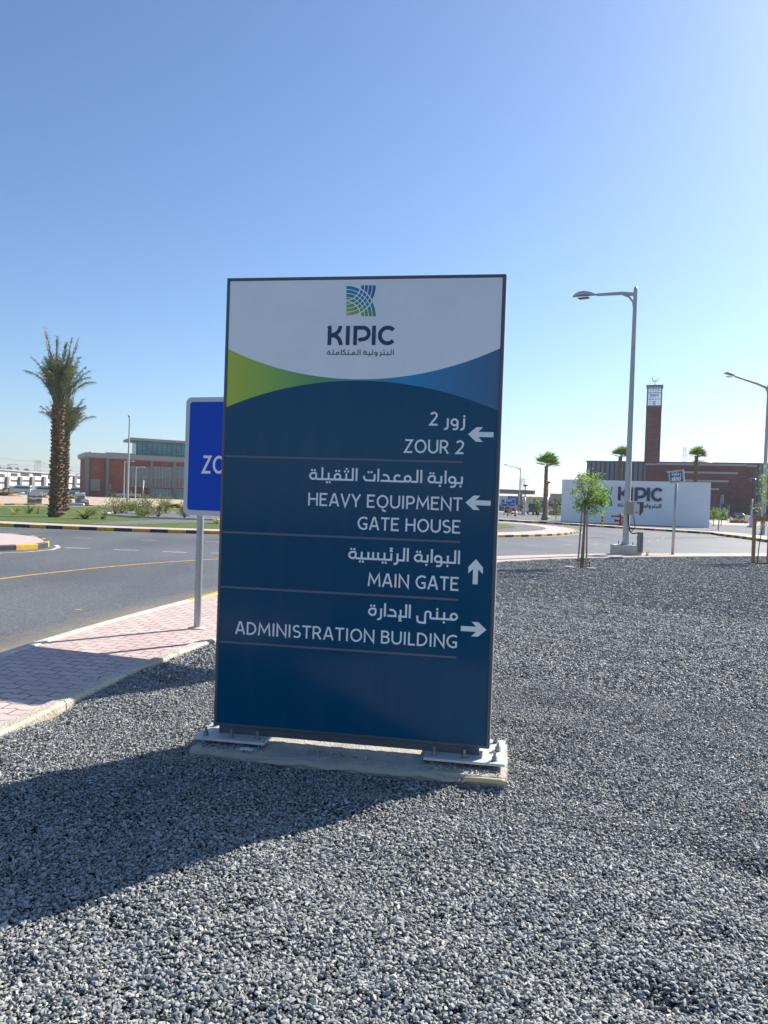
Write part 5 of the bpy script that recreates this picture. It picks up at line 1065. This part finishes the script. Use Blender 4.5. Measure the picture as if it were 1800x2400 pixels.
mb = MB(A); mb.tube(smooth([A, B1, FCb.p(.22, .06, zc0-.62), C_], 5), .022, 8); tag(mb.build('cable', M_black, None, True), 'thick black cable from the beige box down to the trunking', 'cable')
A2 = FCb.p(.27, .05, zc0-.01); mb = MB(A2); mb.tube(smooth([A2, FCb.p(.31, .08, zc0-.25), FCb.p(.33, .08, zc0-.42), FCb.p(.24, .08, zc0-.55), FCb.p(.20, .07, zc0-.59)], 5), .014, 6); tag(mb.build('cable', M_black, None, True), 'thin black cable looping under the white inverter box', 'cable')
strap_plant('weed_tuft', 'small dry yellow weed beside the lamp foundation block', FL.p(1.16, -.1, 0), 30, .32, 77, L_straw, .012)

# sapling with three stakes
sp = G(1361, 1330); cc = at(1383, 1156, sp[1]+.05); rr = random.Random(2)
sap = leafy_tree('sapling', 'young green leafy tree tied to three wooden stakes', (sp[0], sp[1], 0), 3.4, .46, .56, cc[2], 17, 84, 40, .072, L_tree, .022, None, 'tree', (.06, 0), (cc[0]-sp[0]-.06, .0), .062)
for (dx, dy, top, lx) in ((-.115, -.12, 1.62, .065), (.0, -.20, 1.58, .0), (.125, -.1, 1.52, -.04)):
    t = thing('stake', ['left slim wooden stake holding the leafy young tree', 'middle darker wooden stake holding the leafy young tree', 'right wooden stake holding the leafy young tree'][[-.115, .0, .125].index(dx)], 'stake', (sp[0]+dx, sp[1]+dy, 0), 'stakes round the young tree'); mb = MB(); mb.tube([(0, 0, -.1), (lx, 0, top)], .026 if dx else .032, 4, ph=.785); mb.build('post', M_stake if dx else mat('stake_dark', (.26, .18, .12), .85, var=.3, vscale=6), t)
    mb = MB(); mb.tube([(lx*.75-.035, 0, top*.75), (lx*.75+.035, 0, top*.75)], .006, 5); mb.build('tie', M_black, t)
hz = lift(1361, 1311, sp); pts = [(sp[0]+.16*math.cos(a)*(1.25 if math.cos(a) > 0 else 1), sp[1]-.1+.16*math.sin(a), hz+.02*math.sin(a)-.05*max(0, math.cos(a))) for a in np.linspace(0, 2*pi, 20)]
mb = MB(pts[0]); mb.tube(pts+[(sp[0]+.2, sp[1]-.15, hz-.2), (sp[0]+.16, sp[1]-.22, .05), (sp[0]+.32, sp[1]-.25, .02)], .011, 6); tag(mb.build('irrigation_hose', M_black, None, True), 'black irrigation hose looped round the young tree stakes', 'hose')
for k, (dx, dy) in enumerate(((-.32, -.02), (.22, -.22))):
    mb = MB((sp[0]+dx, sp[1]+dy, .02)); mb.lathe((sp[0]+dx, sp[1]+dy, .0), [(.13, 0), (.125, .022), (.02, .03)], 10); tag(mb.build('paving_slab', M_concd), ('pale flat stone left of the leafy young tree', 'pale flat stone right of the leafy young tree')[k], 'stone')
# second sapling in a timber frame at the right edge
f0 = G(1764.5, 1321); f1 = G(1801, 1322); fr_ = thing('tree_frame', 'two orange-brown timber posts with crossbar at the right edge', 'tree support', f0); off = f0; M_timb = mat('timber_orange', (.40, .22, .12), .75, var=.2, vscale=4, stretch=(8, 8, .6)); ht = lift(1765, 1204, f0)
for q in (f0, f1): mb = MB(off); mb.box(q[0]-.045, q[0]+.045, q[1]-.04, q[1]+.04, -.05, ht); mb.build('post', M_timb, fr_, bevel=.006)
mb = MB(off); mb.box(f0[0]-.05, f1[0]+.05, f0[1]-.065, f0[1]-.042, ht-.22, ht-.10); mb.build('crossbar', M_timb, fr_)
s2 = G(1774, 1321); leafy_tree('sapling', 'thin sparse young tree between the orange-brown timber posts', s2, 3., .30, .52, lift(1787, 1205, s2), 31, 34, 13, .06, L_olive, .018, None, 'tree', (.17, .05), (0, 0), .07)
shr = G(1812, 1320); leafy_tree('sapling', 'green tree mostly cut off by the right edge of the view', (shr[0]+.1, shr[1]+.6, 0), 3.2, .40, .62, 2.55, 33, 40, 22, .07, L_tree, .02, None, 'tree')
mb = MB(s2); mb.tube([(s2[0]-.35, s2[1]-.15, .02), (s2[0]+.3, s2[1]-.2, .03), (s2[0]+.9, s2[1]-.1, .02)], .016, 6); tag(mb.build('irrigation_hose', M_black, None, True), 'black irrigation hose at the foot of the timber frame', 'hose')

# street-name sign
ssb = G(1576, 1300.5); zt2 = lift(1582, 1103, ssb); zb2 = lift(1578, 1131, ssb); t = thing('street_name_sign', 'small square blue street-name sign on a grey post', 'street sign', ssb)
mb = MB(); mb.tube([(0, 0, -.05), (.05, 0, zt2-.08)], .05, 10); mb.build('post', M_galv, t, True)
FSs = Frame((ssb[0]-.15, ssb[1]+.13), (ssb[0]+.24, ssb[1]-.22)); Wd = FSs.L; off = ssb; zb2 -= .02; zt2 -= .02
mb = MB(off); mb.cbox(FSs, -.01, Wd+.01, .05, .09, zb2, zt2+.03, .006); mb.build('border', M_galv, t)
M_sblue = mat('street_sign_blue', (.035, .085, .22), .4); mb = MB(off); mb.fbox(FSs, .04, Wd-.04, .0905, .095, zb2+.05, zt2-.03); mb.build('panel', M_sblue, t)
mb = MB(off); latin(mb, FSs, 'ZOR', .09, Wd*.45, zb2+.08, .13, .097, .17); latin(mb, FSs, 'REF', Wd*.5, Wd-.08, zb2+.08, .13, .0975, .17); mb.build('lettering', M_text, t)
mb = MB(off); a = Arab(mb, FSs, .097, 0, 100, Wd-.08, .08, zb2+.27, .13, 22, .16); a.reh(6); a.tooth(22); a.tooth(30); a.base(22, 46); a.v(46); a.waw(60); a.dot((28, .85), (76, .85)); a.teh(84); mb.build('lettering', M_text, t)
Rq = Matrix.Rotation(math.radians(7), 4, Vector(FSs.n)); cq = Vector(FSs.p(Wd/2, .07, (zb2+zt2)/2))-Vector(ssb)
for o in t.children:
    if o.name.split('.')[0] != 'post': o.matrix_basis = Matrix.Translation(cq) @ Rq @ Matrix.Translation(-cq)
# sign seen from behind / edge-on further right
bsg = G(1683, 1243.5); hb = lift(1688, 1160, bsg); t = thing('road_sign', 'narrow sign seen edge-on on a grey post right of the white wall', 'road sign', bsg); mb = MB(); mb.tube([(0, 0, 0), (.14, 0, hb)], .05, 8); mb.build('post', M_galv, t, True)
mb = MB(); mb.hexa([(.16, -.35, hb-.72), (.20, -.35, hb-.72), (.26, .35, hb-.72), (.22, .35, hb-.72), (.17, -.35, hb+.03), (.21, -.35, hb+.03), (.27, .35, hb+.03), (.23, .35, hb+.03)]); mb.build('panel', M_galv, t)

# white logo wall
FK = Frame((17.99, 78.08), (30.88, 72.84)); Uk = lambda x, y, d=0: FK.uv(x, y, d); off = FK.p(0, 0, 0); zk = .5*(Uk(1316, 1128.5)[1]+Uk(1665, 1125.5)[1]); SKl = FK.L
kw = thing('logo_wall', 'long low white wall carrying raised dark blue company lettering', 'wall', off); M_kw = mat('wall_white', (.90, .90, .90), .6, var=.05, vscale=.5)
zz = [-.1, Uk(1580, 1206)[1], Uk(1580, 1190)[1], Uk(1580, 1142.5)[1], zk]
mb = MB(off)
for k in range(4): mb.fbox(FK, 0, SKl, -.75, 0, zz[k]+(.02 if k else 0), zz[k+1])
mb.fbox(FK, .02, SKl-.02, -.73, -.02, 0, zk-.02); mb.build('wall_panel', M_kw, kw)
a0, b0 = Uk(1448, 1173.3, .1), Uk(1550.5, 1174.6, .1); tt = Uk(1448, 1142, .1); kx = (b0[0]-a0[0])/1290; zk0 = .5*(a0[1]+b0[1]); ky = (tt[1]-a0[1])/372; M_kl = mat('wall_letter_navy', (.012, .045, .11), .4)
mb = MB(off); company_letters(mb, FK, .0, lambda x, y: (a0[0]+x*kx, zk0+y*ky), (kx+ky)/2*1.12, thick=.10); mb.build('lettering', M_kl, kw)
a1, b1 = Uk(1447.5, 1188.3, .06), Uk(1549.5, 1189.2, .06); t1 = Uk(1549.5, 1180, .06)
mb = MB(off); ar_company(Arab(mb, FK, .06, 1352, 50, b1[0], a1[0], .5*(a1[1]+b1[1]), t1[1]-b1[1], 103, .2)); mb.build('lettering', M_kl, kw)
q = [Uk(x, y, .06) for x, y in ((1395, 1185), (1436, 1185.8), (1436, 1142), (1395, 1141.2))]; emblem(FK, q, .06, emblem_mat('emblem_print_wall', (.90, .90, .90)), 'logo', kw, off)
mb = MB(); mb.poly([FK.p(-.5, .02, 0), FK.p(SKl+.5, .02, 0), FK.p(SKl+.5, 1.2, 0), FK.p(-.5, 1.2, 0)], .03); struct(mb.build('path', mat('path_grey', (.16, .17, .18), .8, var=.2, vscale=2)))
def bollard(label, px, py, h):
    b_ = G(px, py); t = thing('bollard', label, 'bollard', b_, 'black and yellow bollards'); mb = MB(); n = 6
    for k in range(n): mb.tube([(0, 0, h*k/n), (0, 0, h*(k+1)/n)], .085, 12, k % 2, caps=False)
    mb.lathe((0, 0, h), [(.085, 0), (.07, .03), (.01, .045)], 12, 1); return mb.build('post', [M_kblk, M_kyel], t, 'auto')
bollard('black and yellow bollard left of the red hydrant, before the white wall', 1411, 1231, .95); bollard('black and yellow bollard right beside the red hydrant', 1459.5, 1233.5, .97); bollard('black and yellow bollard beside the left red hydrant, under the blue signs', 1190, 1210, .9)
M_hyd = mat('hydrant_red', (.19, .02, .03), .4, var=.15, vscale=4)
def hydrant(label, px, py, s=1., rz=0):
    t = thing('fire_hydrant', label, 'hydrant', G(px, py), 'red fire hydrants', rz); mb = MB(); mb.tube([(0, 0, 0), (0, 0, .98*s)], .10*s, 12); mb.lathe((0, 0, 0), [(.19*s, 0), (.19*s, .05*s), (.1*s, .06*s)], 12); mb.lathe((0, 0, .98*s), [(.15*s, 0), (.15*s, .05*s), (.09*s, .10*s), (.01, .12*s)], 12); mb.build('barrel', M_hyd, t, 'auto')
    mb = MB(); mb.tube([(0, 0, .86*s), (-.72*s, 0, .86*s)], .075*s, 10); mb.tube([(-.72*s, 0, .86*s), (-.80*s, 0, .86*s)], .115*s, 10); mb.build('top_outlet', M_hyd, t, 'auto')
    mb = MB(); mb.tube([(0, 0, .48*s), (-.38*s, 0, .48*s)], .085*s, 10); mb.tube([(-.38*s, 0, .48*s), (-.50*s, 0, .48*s)], .15*s, 12); mb.build('side_outlet', M_hyd, t, 'auto')
    mb = MB(); mb.tube([(0, 0, .16*s), (0, -.22*s, .16*s)], .10*s, 12); mb.build('drain_valve', M_hyd, t, 'auto'); mb = MB()
    for k in (-.5, -.3): mb.tube([(k*s, 0, .93*s), (k*s, 0, 1.02*s)], .02*s, 6)
    mb.build('valve_stem', M_hyd, t)
hydrant('red fire hydrant in front of the white logo wall', 1453.5, 1233); hydrant('red fire hydrant left, beneath the blue direction signs', 1207, 1210.5, .9, .3)

# steel-clad hall with stepped brick portal
FM = Frame(at(1373, 1150, 165), at(1800, 1150, 153)); Um = lambda x, y, d=0: FM.uv(x, y, d); off = FM.p(0, 0, 0); hz_ = .5*(Um(1375, 1079.5)[1]+Um(1798, 1085.5)[1]); SM = FM.L+26
mo = thing('clad_hall', 'long hall in dark grey ribbed cladding behind the white wall', 'building', off); M_clad = mat('cladding_blue_grey', (.115, .15, .20), .5, .15, var=.06, vscale=.2); M_cladd = mat('cladding_trim', (.10, .105, .115), .5)
mb = MB(off); mb.fbox(FM, 0, SM, -22, 0, -.1, hz_-.25)
for k in range(int(SM/.95)): s = .2+k*.95; mb.fbox(FM, s, s+.62, .0, .22, 0, hz_-.26); mb.fbox(FM, s+.64, s+.93, .0, .02, 0, hz_-.26, 1)
mb.build('wall', [M_clad, mat('cladding_seam', (.04, .05, .065), .6)], mo); mb = MB(off); mb.fbox(FM, -.15, SM, -22.2, .3, hz_-.249, hz_); mb.build('roof_edge', M_cladd, mo)
M_brickp = brick_mat('brick_purple', (.14, .058, .058), (.185, .08, .078), 1.4); M_cop = mat('coping_grey', (.34, .35, .35), .6)
lay = [(1512, 1770, 1087.5, .5), (1537, 1747, 1086.2, 1.2), (1561, 1727, 1105, 2.0), (1580, 1705.5, 1124.5, 2.8), (1600, 1684, 1143, 3.6)]; dprev = .225
for i, (a, c, yt, d) in enumerate(lay):
    s0, s1_ = Um(a, 1150, d)[0], Um(c, 1150, d)[0]; z = Um(1640, yt, d)[1]; th = .4
    mb = MB(off); mb.fbox(FM, s0, s1_, dprev-(.0 if i else 0), d, -.1, z-th); mb.build('brick_step', M_brickp, mo); mb = MB(off); mb.fbox(FM, s0-.1, s1_+.1, dprev+.003, d+.12, z-th+.003, z); mb.build('coping', M_cop, mo); dprev = d
mb = MB(off); mb.lathe(FM.p(Um(1645, 1080, -8)[0], -8, hz_-.2), [(3.0, 0), (2.7, .35), (2.0, .8), (1., 1.15), (.1, 1.3)], 20); mb.build('dome', mat('dome_cream', (.60, .50, .36), .5), mo, True)
# minaret
ms0, ms1 = Um(1512.8, 1000, .6)[0], Um(1549.2, 1000, .6)[0]; W = ms1-ms0; wz = Um(1532, 950, .6)[1]; tz = Um(1534, 902, .6)[1]; mn = thing('minaret', 'tall square brick minaret with lattice lantern and crescent', 'tower', FM.p((ms0+ms1)/2, .6-W/2, 0)); off = tuple(mn.location)
D0, D1 = .6-W, .6
mb = MB(off); mb.fbox(FM, ms0, ms1, D0, D1, hz_-.3, wz); mb.build('shaft', M_brickp, mn)
mb = MB(off); e = .22
for (a, c) in ((ms0, ms0+e), (ms1-e, ms1)):
    for (p_, q_) in ((D0, D0+e), (D1-e, D1)): mb.fbox(FM, a, c, p_, q_, wz+.002, tz-.35)
mb.build('corner_post', M_bgrey2, mn); mb = MB(off); mb.fbox(FM, ms0-.15, ms1+.15, D0-.15, D1+.15, tz-.348, tz); mb.fbox(FM, ms0-.05, ms1+.05, D0-.05, D1+.05, wz-.25, wz+.0015); mb.build('cornice', M_bgrey2, mn)
gl = MB(off)
for d in (D0+.1, D1-.1): gl.fbox(FM, ms0+e, ms1-e, d-.02, d+.02, wz+.003, tz-.35)
m_ = bpy.data.materials.new('lantern_glass'); m_.use_nodes = True; b = m_.node_tree.nodes['Principled BSDF']; b.inputs['Base Color'].default_value = (.7, .78, .9, 1); b.inputs['Roughness'].default_value = .1; b.inputs['Alpha'].default_value = .3
lo = gl.build('lantern_pane', m_, mn); lt = MB(off); n = 5
for k in range(1, n): s = ms0+e+(W-2*e)*k/n; lt.fbox(FM, s-.025, s+.025, D1-.079, D1-.03, wz+.003, tz-.35)
for k in range(1, 9): z = wz+(tz-.35-wz)*k/9; lt.fbox(FM, ms0+e, ms1-e, D1-.075, D1-.035, z-(.06 if k in (3, 6) else .025), z+(.06 if k in (3, 6) else .025))
lt.build('lattice', M_bgrey2, lo); sk = MB(off); c = FM.p((ms0+ms1)/2, (D0+D1)/2, 0)
for s in (-.55, 0, .55): q_ = FM.p((ms0+ms1)/2+s, (D0+D1)/2, 0); sk.lathe((q_[0], q_[1], wz+(tz-wz)*.5), [(.1, 0), (.24, .15), (.24, .3), (.1, .42)], 8)
sk.lathe((c[0], c[1], wz), [(.14, 0), (.14, 1.1)], 8); sk.build('loudspeaker', M_dark, mn)
fi = MB(off); fi.tube([(c[0], c[1], tz), (c[0], c[1], tz+.95)], .04, 6)
for z, r_ in ((.2, .13), (.48, .1)): fi.lathe((c[0], c[1], tz+z-r_), [(.01, 0), (r_*.8, r_*.4), (r_, r_), (r_*.8, r_*1.6), (.01, 2*r_)], 10)
R1, zc_ = .62, tz+1.5; outer = arc(0, zc_, R1, R1, 60, -240, 24); inner = arc(.08, zc_+.12, R1*.80, R1*.82, -228, 48, 20); Fm2 = Frame((c[0], c[1]), (c[0]+FM.x[0], c[1]+FM.x[1]))
no = 20; oo = arc(0, zc_, R1, R1, 40, -250, no); ii = [(x*.82+.06*1, zc_+(y-zc_)*.80+.10) for x, y in oo]
for k in range(no):
    u0 = math.sin(pi*k/no); u1 = math.sin(pi*(k+1)/no); w0 = .015+.16*u0; w1_ = .015+.16*u1; P0, P1 = oo[k], oo[k+1]; I0 = (P0[0]*(1-w0/R1), zc_+(P0[1]-zc_)*(1-w0/R1)); I1 = (P1[0]*(1-w1_/R1), zc_+(P1[1]-zc_)*(1-w1_/R1)); fi.fprism(Fm2, [P0, I0, I1, P1], -.05, .05)
fi.tube([(c[0]-W*.42, c[1], tz), (c[0]-W*.38, c[1], tz+2.2)], .015, 4); fi.build('crescent_finial', M_dark, mn)
pylon('radio_mast', 'slim red and white lattice mast behind the clad hall roof', 1600.5, 1047, 420, 4, 1.2, [M_pyr, M_pyw], arms=False, cat='mast')

# fan palms
fan_palm('fan_palm', 'fan palm standing on the gravel left of the white wall', G(1276, 1219.5), lift(1285, 1093, G(1276, 1219.5)), 3, 1.2, (.55, -.1), 'fan palms', .20)
d_ = 92.; p_ = at(1449, 1200, d_); fan_palm('fan_palm', 'fan palm behind the white wall, beside the big lamp pole', (p_[0], p_[1], 0), at(1453, 1072, d_)[2], 5, 1.05, (.5, -.2), 'fan palms', .25)
p_ = at(1627, 1200, d_); fan_palm('fan_palm', 'fan palm behind the white wall, right of the minaret', (p_[0], p_[1], 0), at(1630, 1072, d_)[2], 8, 1.05, (.55, -.1), 'fan palms', .25)
# garden lamps
GG = 'garden lamps with saucer hoods'
def glamp(px, py, pyt, D, label, wrap=False):
    q_ = at(px, py, D); garden_lamp('garden_lamp', label, (q_[0], q_[1], 0), at(px, pyt, D)[2], GG, wrap)
glamp(1760, 1236, 1120, 82, 'large saucer-hooded garden lamp wrapped in plastic, right of the wall', True); glamp(1705, 1214, 1158, 150, 'small saucer-hooded garden lamp nearer the white wall end', True); glamp(1708.5, 1213, 1153, 152, 'small saucer-hooded garden lamp just behind its twin by the wall end')
glamp(1773, 1212, 1170, 200, 'tiny distant saucer-hooded garden lamp at the far right'); glamp(1229, 1209, 1136, 116, 'saucer-hooded garden lamp between the blue signs and fan palm', True); glamp(1281.5, 1214, 1128, 98, 'saucer-hooded garden lamp directly behind the fan palm', True)
# trees, shrubs, planter, grasses at the far right
def tr_at(px, py, D, pyt, wpx, label, seed, lm=None, n=26, per=16, name='small_tree', group='small trees beyond the roundabout'):
    b_ = at(px, py, D); H = at(px, pyt, D)[2]; rx = wpx/2/1800*D; return leafy_tree(name, label, (b_[0], b_[1], 0), H, rx*.85, H*.34, H*.68, seed, n, per, D*.0022, lm, .05, group)
tr_at(1672, 1235, 80, 1193, 26, 'low bushy tree at the right end of the white wall', 51, L_tree); tr_at(1690, 1232, 86, 1189, 30, 'wide bushy tree behind the edge-on sign', 52, L_tree)
tr_at(1751, 1216, 150, 1178, 13, 'slim tree against the brick portal edge', 53, L_olive); tr_at(1777, 1214, 140, 1176, 18, 'tree partly behind the timber frame', 54, L_olive)
tr_at(1221, 1209, 112, 1170, 16, 'small olive tree just right of the blue direction signs', 55, L_olive); tr_at(1240, 1206, 150, 1163, 22, 'small olive tree behind the dark vehicle', 56, L_olive); tr_at(1252, 1206, 155, 1160, 22, 'small olive tree left of the fan palm', 57, L_olive); tr_at(1260, 1213, 100, 1172, 12, 'sparse sapling just left of the fan palm trunk', 58, L_tree)
tr_at(1303, 1219, 92, 1163, 18, 'pale sapling at the left end of the white wall', 59, L_olive)
for i, (px, py, w, h) in enumerate([(1293, 1206, 4, 1.6), (1302, 1205, 4, 1.8), (1310, 1206, 4, 1.5)]): shrub('hedge_shrub', ('tan green shrub farthest left of the row by the white wall', 'tan green shrub in the middle of the row by the white wall', 'tan green shrub nearest the white wall end')[i], at(px, py, 130)[:2]+(0,), w, h, 300+i, 10, 16, .35, L_olive, 'shrubs left of the white wall')
for i, px in enumerate((1714, 1721, 1729, 1737, 1746)): q_ = at(px, 1222, 110); strap_plant('grass_clump', ['leftmost tan ornamental grass clump by the parked car', 'second tan ornamental grass clump by the parked car', 'middle tan ornamental grass clump below the parked car', 'fourth tan ornamental grass clump, left of the planter', 'tan ornamental grass clump against the white planter'][i], (q_[0], q_[1], 0), 70, 1.1, 400+i, L_straw, .10, 'tan ornamental grasses')
q_ = at(1753, 1221, 112); mb = MB((q_[0], q_[1], 0)); mb.lathe((q_[0], q_[1], 0), [(.32, 0), (.42, 1.1), (.45, 1.1), (.45, 1.22), (.36, 1.22), (.34, 1.0)], 16); tag(mb.build('planter', M_white, None, 'auto'), 'tall white round planter beside the tan grasses', 'planter')
veh_at('car', 'parked_car', 'blue-grey car parked facing us below the brick portal', 1728, 1212, 140, 1.45, M_carb, None, 'car')
veh_at('suv', 'parked_suv', 'dark green SUV seen from behind left of the fan palm', 1243, 1208, 124, -1.5, M_card, None, 'SUV'); veh_at('suv', 'parked_suv', 'white SUV half hidden by the fan palm trunk', 1266, 1207, 126, -1.6, M_carw, None, 'SUV')
veh_at('car', 'parked_car', 'dark car at the edge of the totem under the gate canopy', 1174, 1201, 140, .2, M_carb, None, 'car')
# blue direction signs on twin posts
def dsign(label, x0, x1, yt, yb, D, ybase, front=True):
    F = Frame(at(x0, yb, D), at(x1, yb, D)); (s0, z1_), (s1_, z0_) = F.uv(x0, yt), F.uv(x1, yb); off = F.p((s0+s1_)/2, 0, 0); t = thing('direction_sign', label, 'direction sign', off, 'blue direction signs')
    W, H = s1_-s0, z1_-z0_; mb = MB(off); mb.fprism(F, rrect(s0, s1_, z0_, z1_, .08), 0, .06); mb.build('border', M_white, t); mb = MB(off); mb.fprism(F, rrect(s0+.06, s1_-.06, z0_+.06, z1_-.06, .05), .0605, .07); mb.build('panel', mat('direction_blue', (.008, .07, .36), .4), t)
    for s in (s0+.25*W, s1_-.25*W): mb = MB(off); c = F.p(s, -.08, 0); mb.tube([(c[0], c[1], 0), (c[0], c[1], z1_-.1)], .06, 8); mb.build('post', M_galv, t, True)
    mb = MB(off)
    if front:
        company_letters(mb, F, .072, lambda x, y: (s0+W*.42+x*W*.35/1290, z0_+H*.70+y*H*.17/372), W*.35/1290); mb.fbox(F, s0+W*.24, s0+W*.35, .0701, .073, z0_+H*.66, z0_+H*.9); latin(mb, F, 'ZOUR 2', s0+W*.08, s0+W*.46, z0_+H*.36, H*.17, .072, .16)
        a = Arab(mb, F, .072, 0, 100, s0+W*.92, s0+W*.6, z0_+H*.36, H*.2, 60, .17); a.reh(10); a.dot((10, .8)); a.waw(40); a.reh(80)
        mb.add([F.p(s0+W*(.57-.14*x), .0725, z0_+H*(.17+.26*y)) for x, y in AH], [(0, 1, 7, 8), (1, 2, 3, 4), (1, 4, 7), (7, 4, 5, 6)])
    else: latin(mb, F, 'MAIN GATE', s0+W*.25, s0+W*.8, z0_+H*.72, H*.09, .072, .16); latin(mb, F, 'ZOUR', s0+W*.3, s0+W*.7, z0_+H*.55, H*.09, .072, .16)
    mb.build('lettering', M_text, t); return t
dsign('front blue direction sign with white lettering and arrow', 1174.5, 1207.5, 1169.5, 1188, 112, 1209); dsign('rear blue direction sign behind the front one', 1189, 1215.5, 1162, 1186, 118, 1208, False)
# gate canopy and the pale buildings around it
FGt = Frame(at(1090, 1153, 172), at(1254, 1153, 176)); off = FGt.p(0, 0, 0); t = thing('gate_canopy', 'long flat grey entrance canopy on brick piers', 'canopy', off); zc1_ = FGt.uv(1252, 1149.5)[1]; zc0_ = FGt.uv(1252, 1158.8)[1]; sE = FGt.uv(1254, 1153)[0]
mb = MB(off); mb.fbox(FGt, 0, sE, -8, 0, zc0_, zc1_); mb.build('roof', M_bgrey, t); mb = MB(off); mb.fbox(FGt, 0, sE-.5, .002, .1, zc0_+.18, zc1_-.22); mb.build('fascia', M_bgrey2, t)
for px in (1180, 1236): s = FGt.uv(px, 1160)[0]; mb = MB(off); mb.fbox(FGt, s-.35, s+.35, -4.5, -3.8, 0, zc0_-.005); mb.build('pier', M_brick, t)
FW = Frame(at(1160, 1180, 210), at(1330, 1180, 205)); off = FW.p(0, 0, 0); t = thing('pale_building', 'pale low boundary buildings far behind the fan palm', 'building', off); M_pale = mat('pale_wall', (.50, .52, .54), .7); zw = FW.uv(1270, 1165)[1]
mb = MB(off); mb.fbox(FW, 0, FW.L, -6, 0, 0, zw); mb.build('wall', M_pale, t); mb = MB(off); a0 = FW.uv(1291, 1160)[0]; mb.fbox(FW, a0, FW.L+3, -6, 3.5, 0, FW.uv(1300, 1157.5)[1]); mb.build('block', M_bgrey, t)
for k in range(6): s = FW.uv(1266+k*4.2, 1170)[0]; mb = MB(off); mb.fbox(FW, s, s+.28, .002, .1, .6, zw-1); mb.build('window', M_cpd, t)
for k in range(3): s = a0+1+k*1.2; mb = MB(off); mb.fbox(FW, s, s+.7, 3.501, 3.58, 1.2, 3.6); mb.build('window', M_cpd, t)
FH = Frame(at(1283, 1195, 150), at(1318, 1195, 148)); off = FH.p(0, 0, 0); t = thing('dark_fence', 'dark screen fence far left of the white wall', 'fence', off); mb = MB(off); mb.fbox(FH, 0, FH.L+4, -.1, 0, .1, FH.uv(1290, 1181)[1]); mb.build('screen', mat('fence_dark', (.07, .075, .09), .7), t)
for k in range(4): mb = MB(off); mb.fbox(FH, k*1.1, k*1.1+.1, .002, .08, 0, FH.uv(1290, 1180)[1]); mb.build('post', M_dark, t)
# ================================================================== HAZE
hz_m = bpy.data.materials.new('haze_air'); hz_m.use_nodes = True; nt = hz_m.node_tree; nt.nodes.remove(nt.nodes['Principled BSDF'])
pv = nt.nodes.new('ShaderNodeVolumePrincipled'); pv.inputs['Color'].default_value = (.86, .92, 1., 1); pv.inputs['Density'].default_value = .00024; pv.inputs['Anisotropy'].default_value = .2
nt.links.new(pv.outputs[0], nt.nodes['Material Output'].inputs['Volume'])
mb = MB(); mb.box(-1600, 1600, -400, 2300, -1.4, 37); hzo = mb.build('haze', hz_m); struct(hzo, 'stuff'); hzo['label'] = 'thin pale haze fading the far pylons and buildings'
scene.cycles.volume_bounces = 0
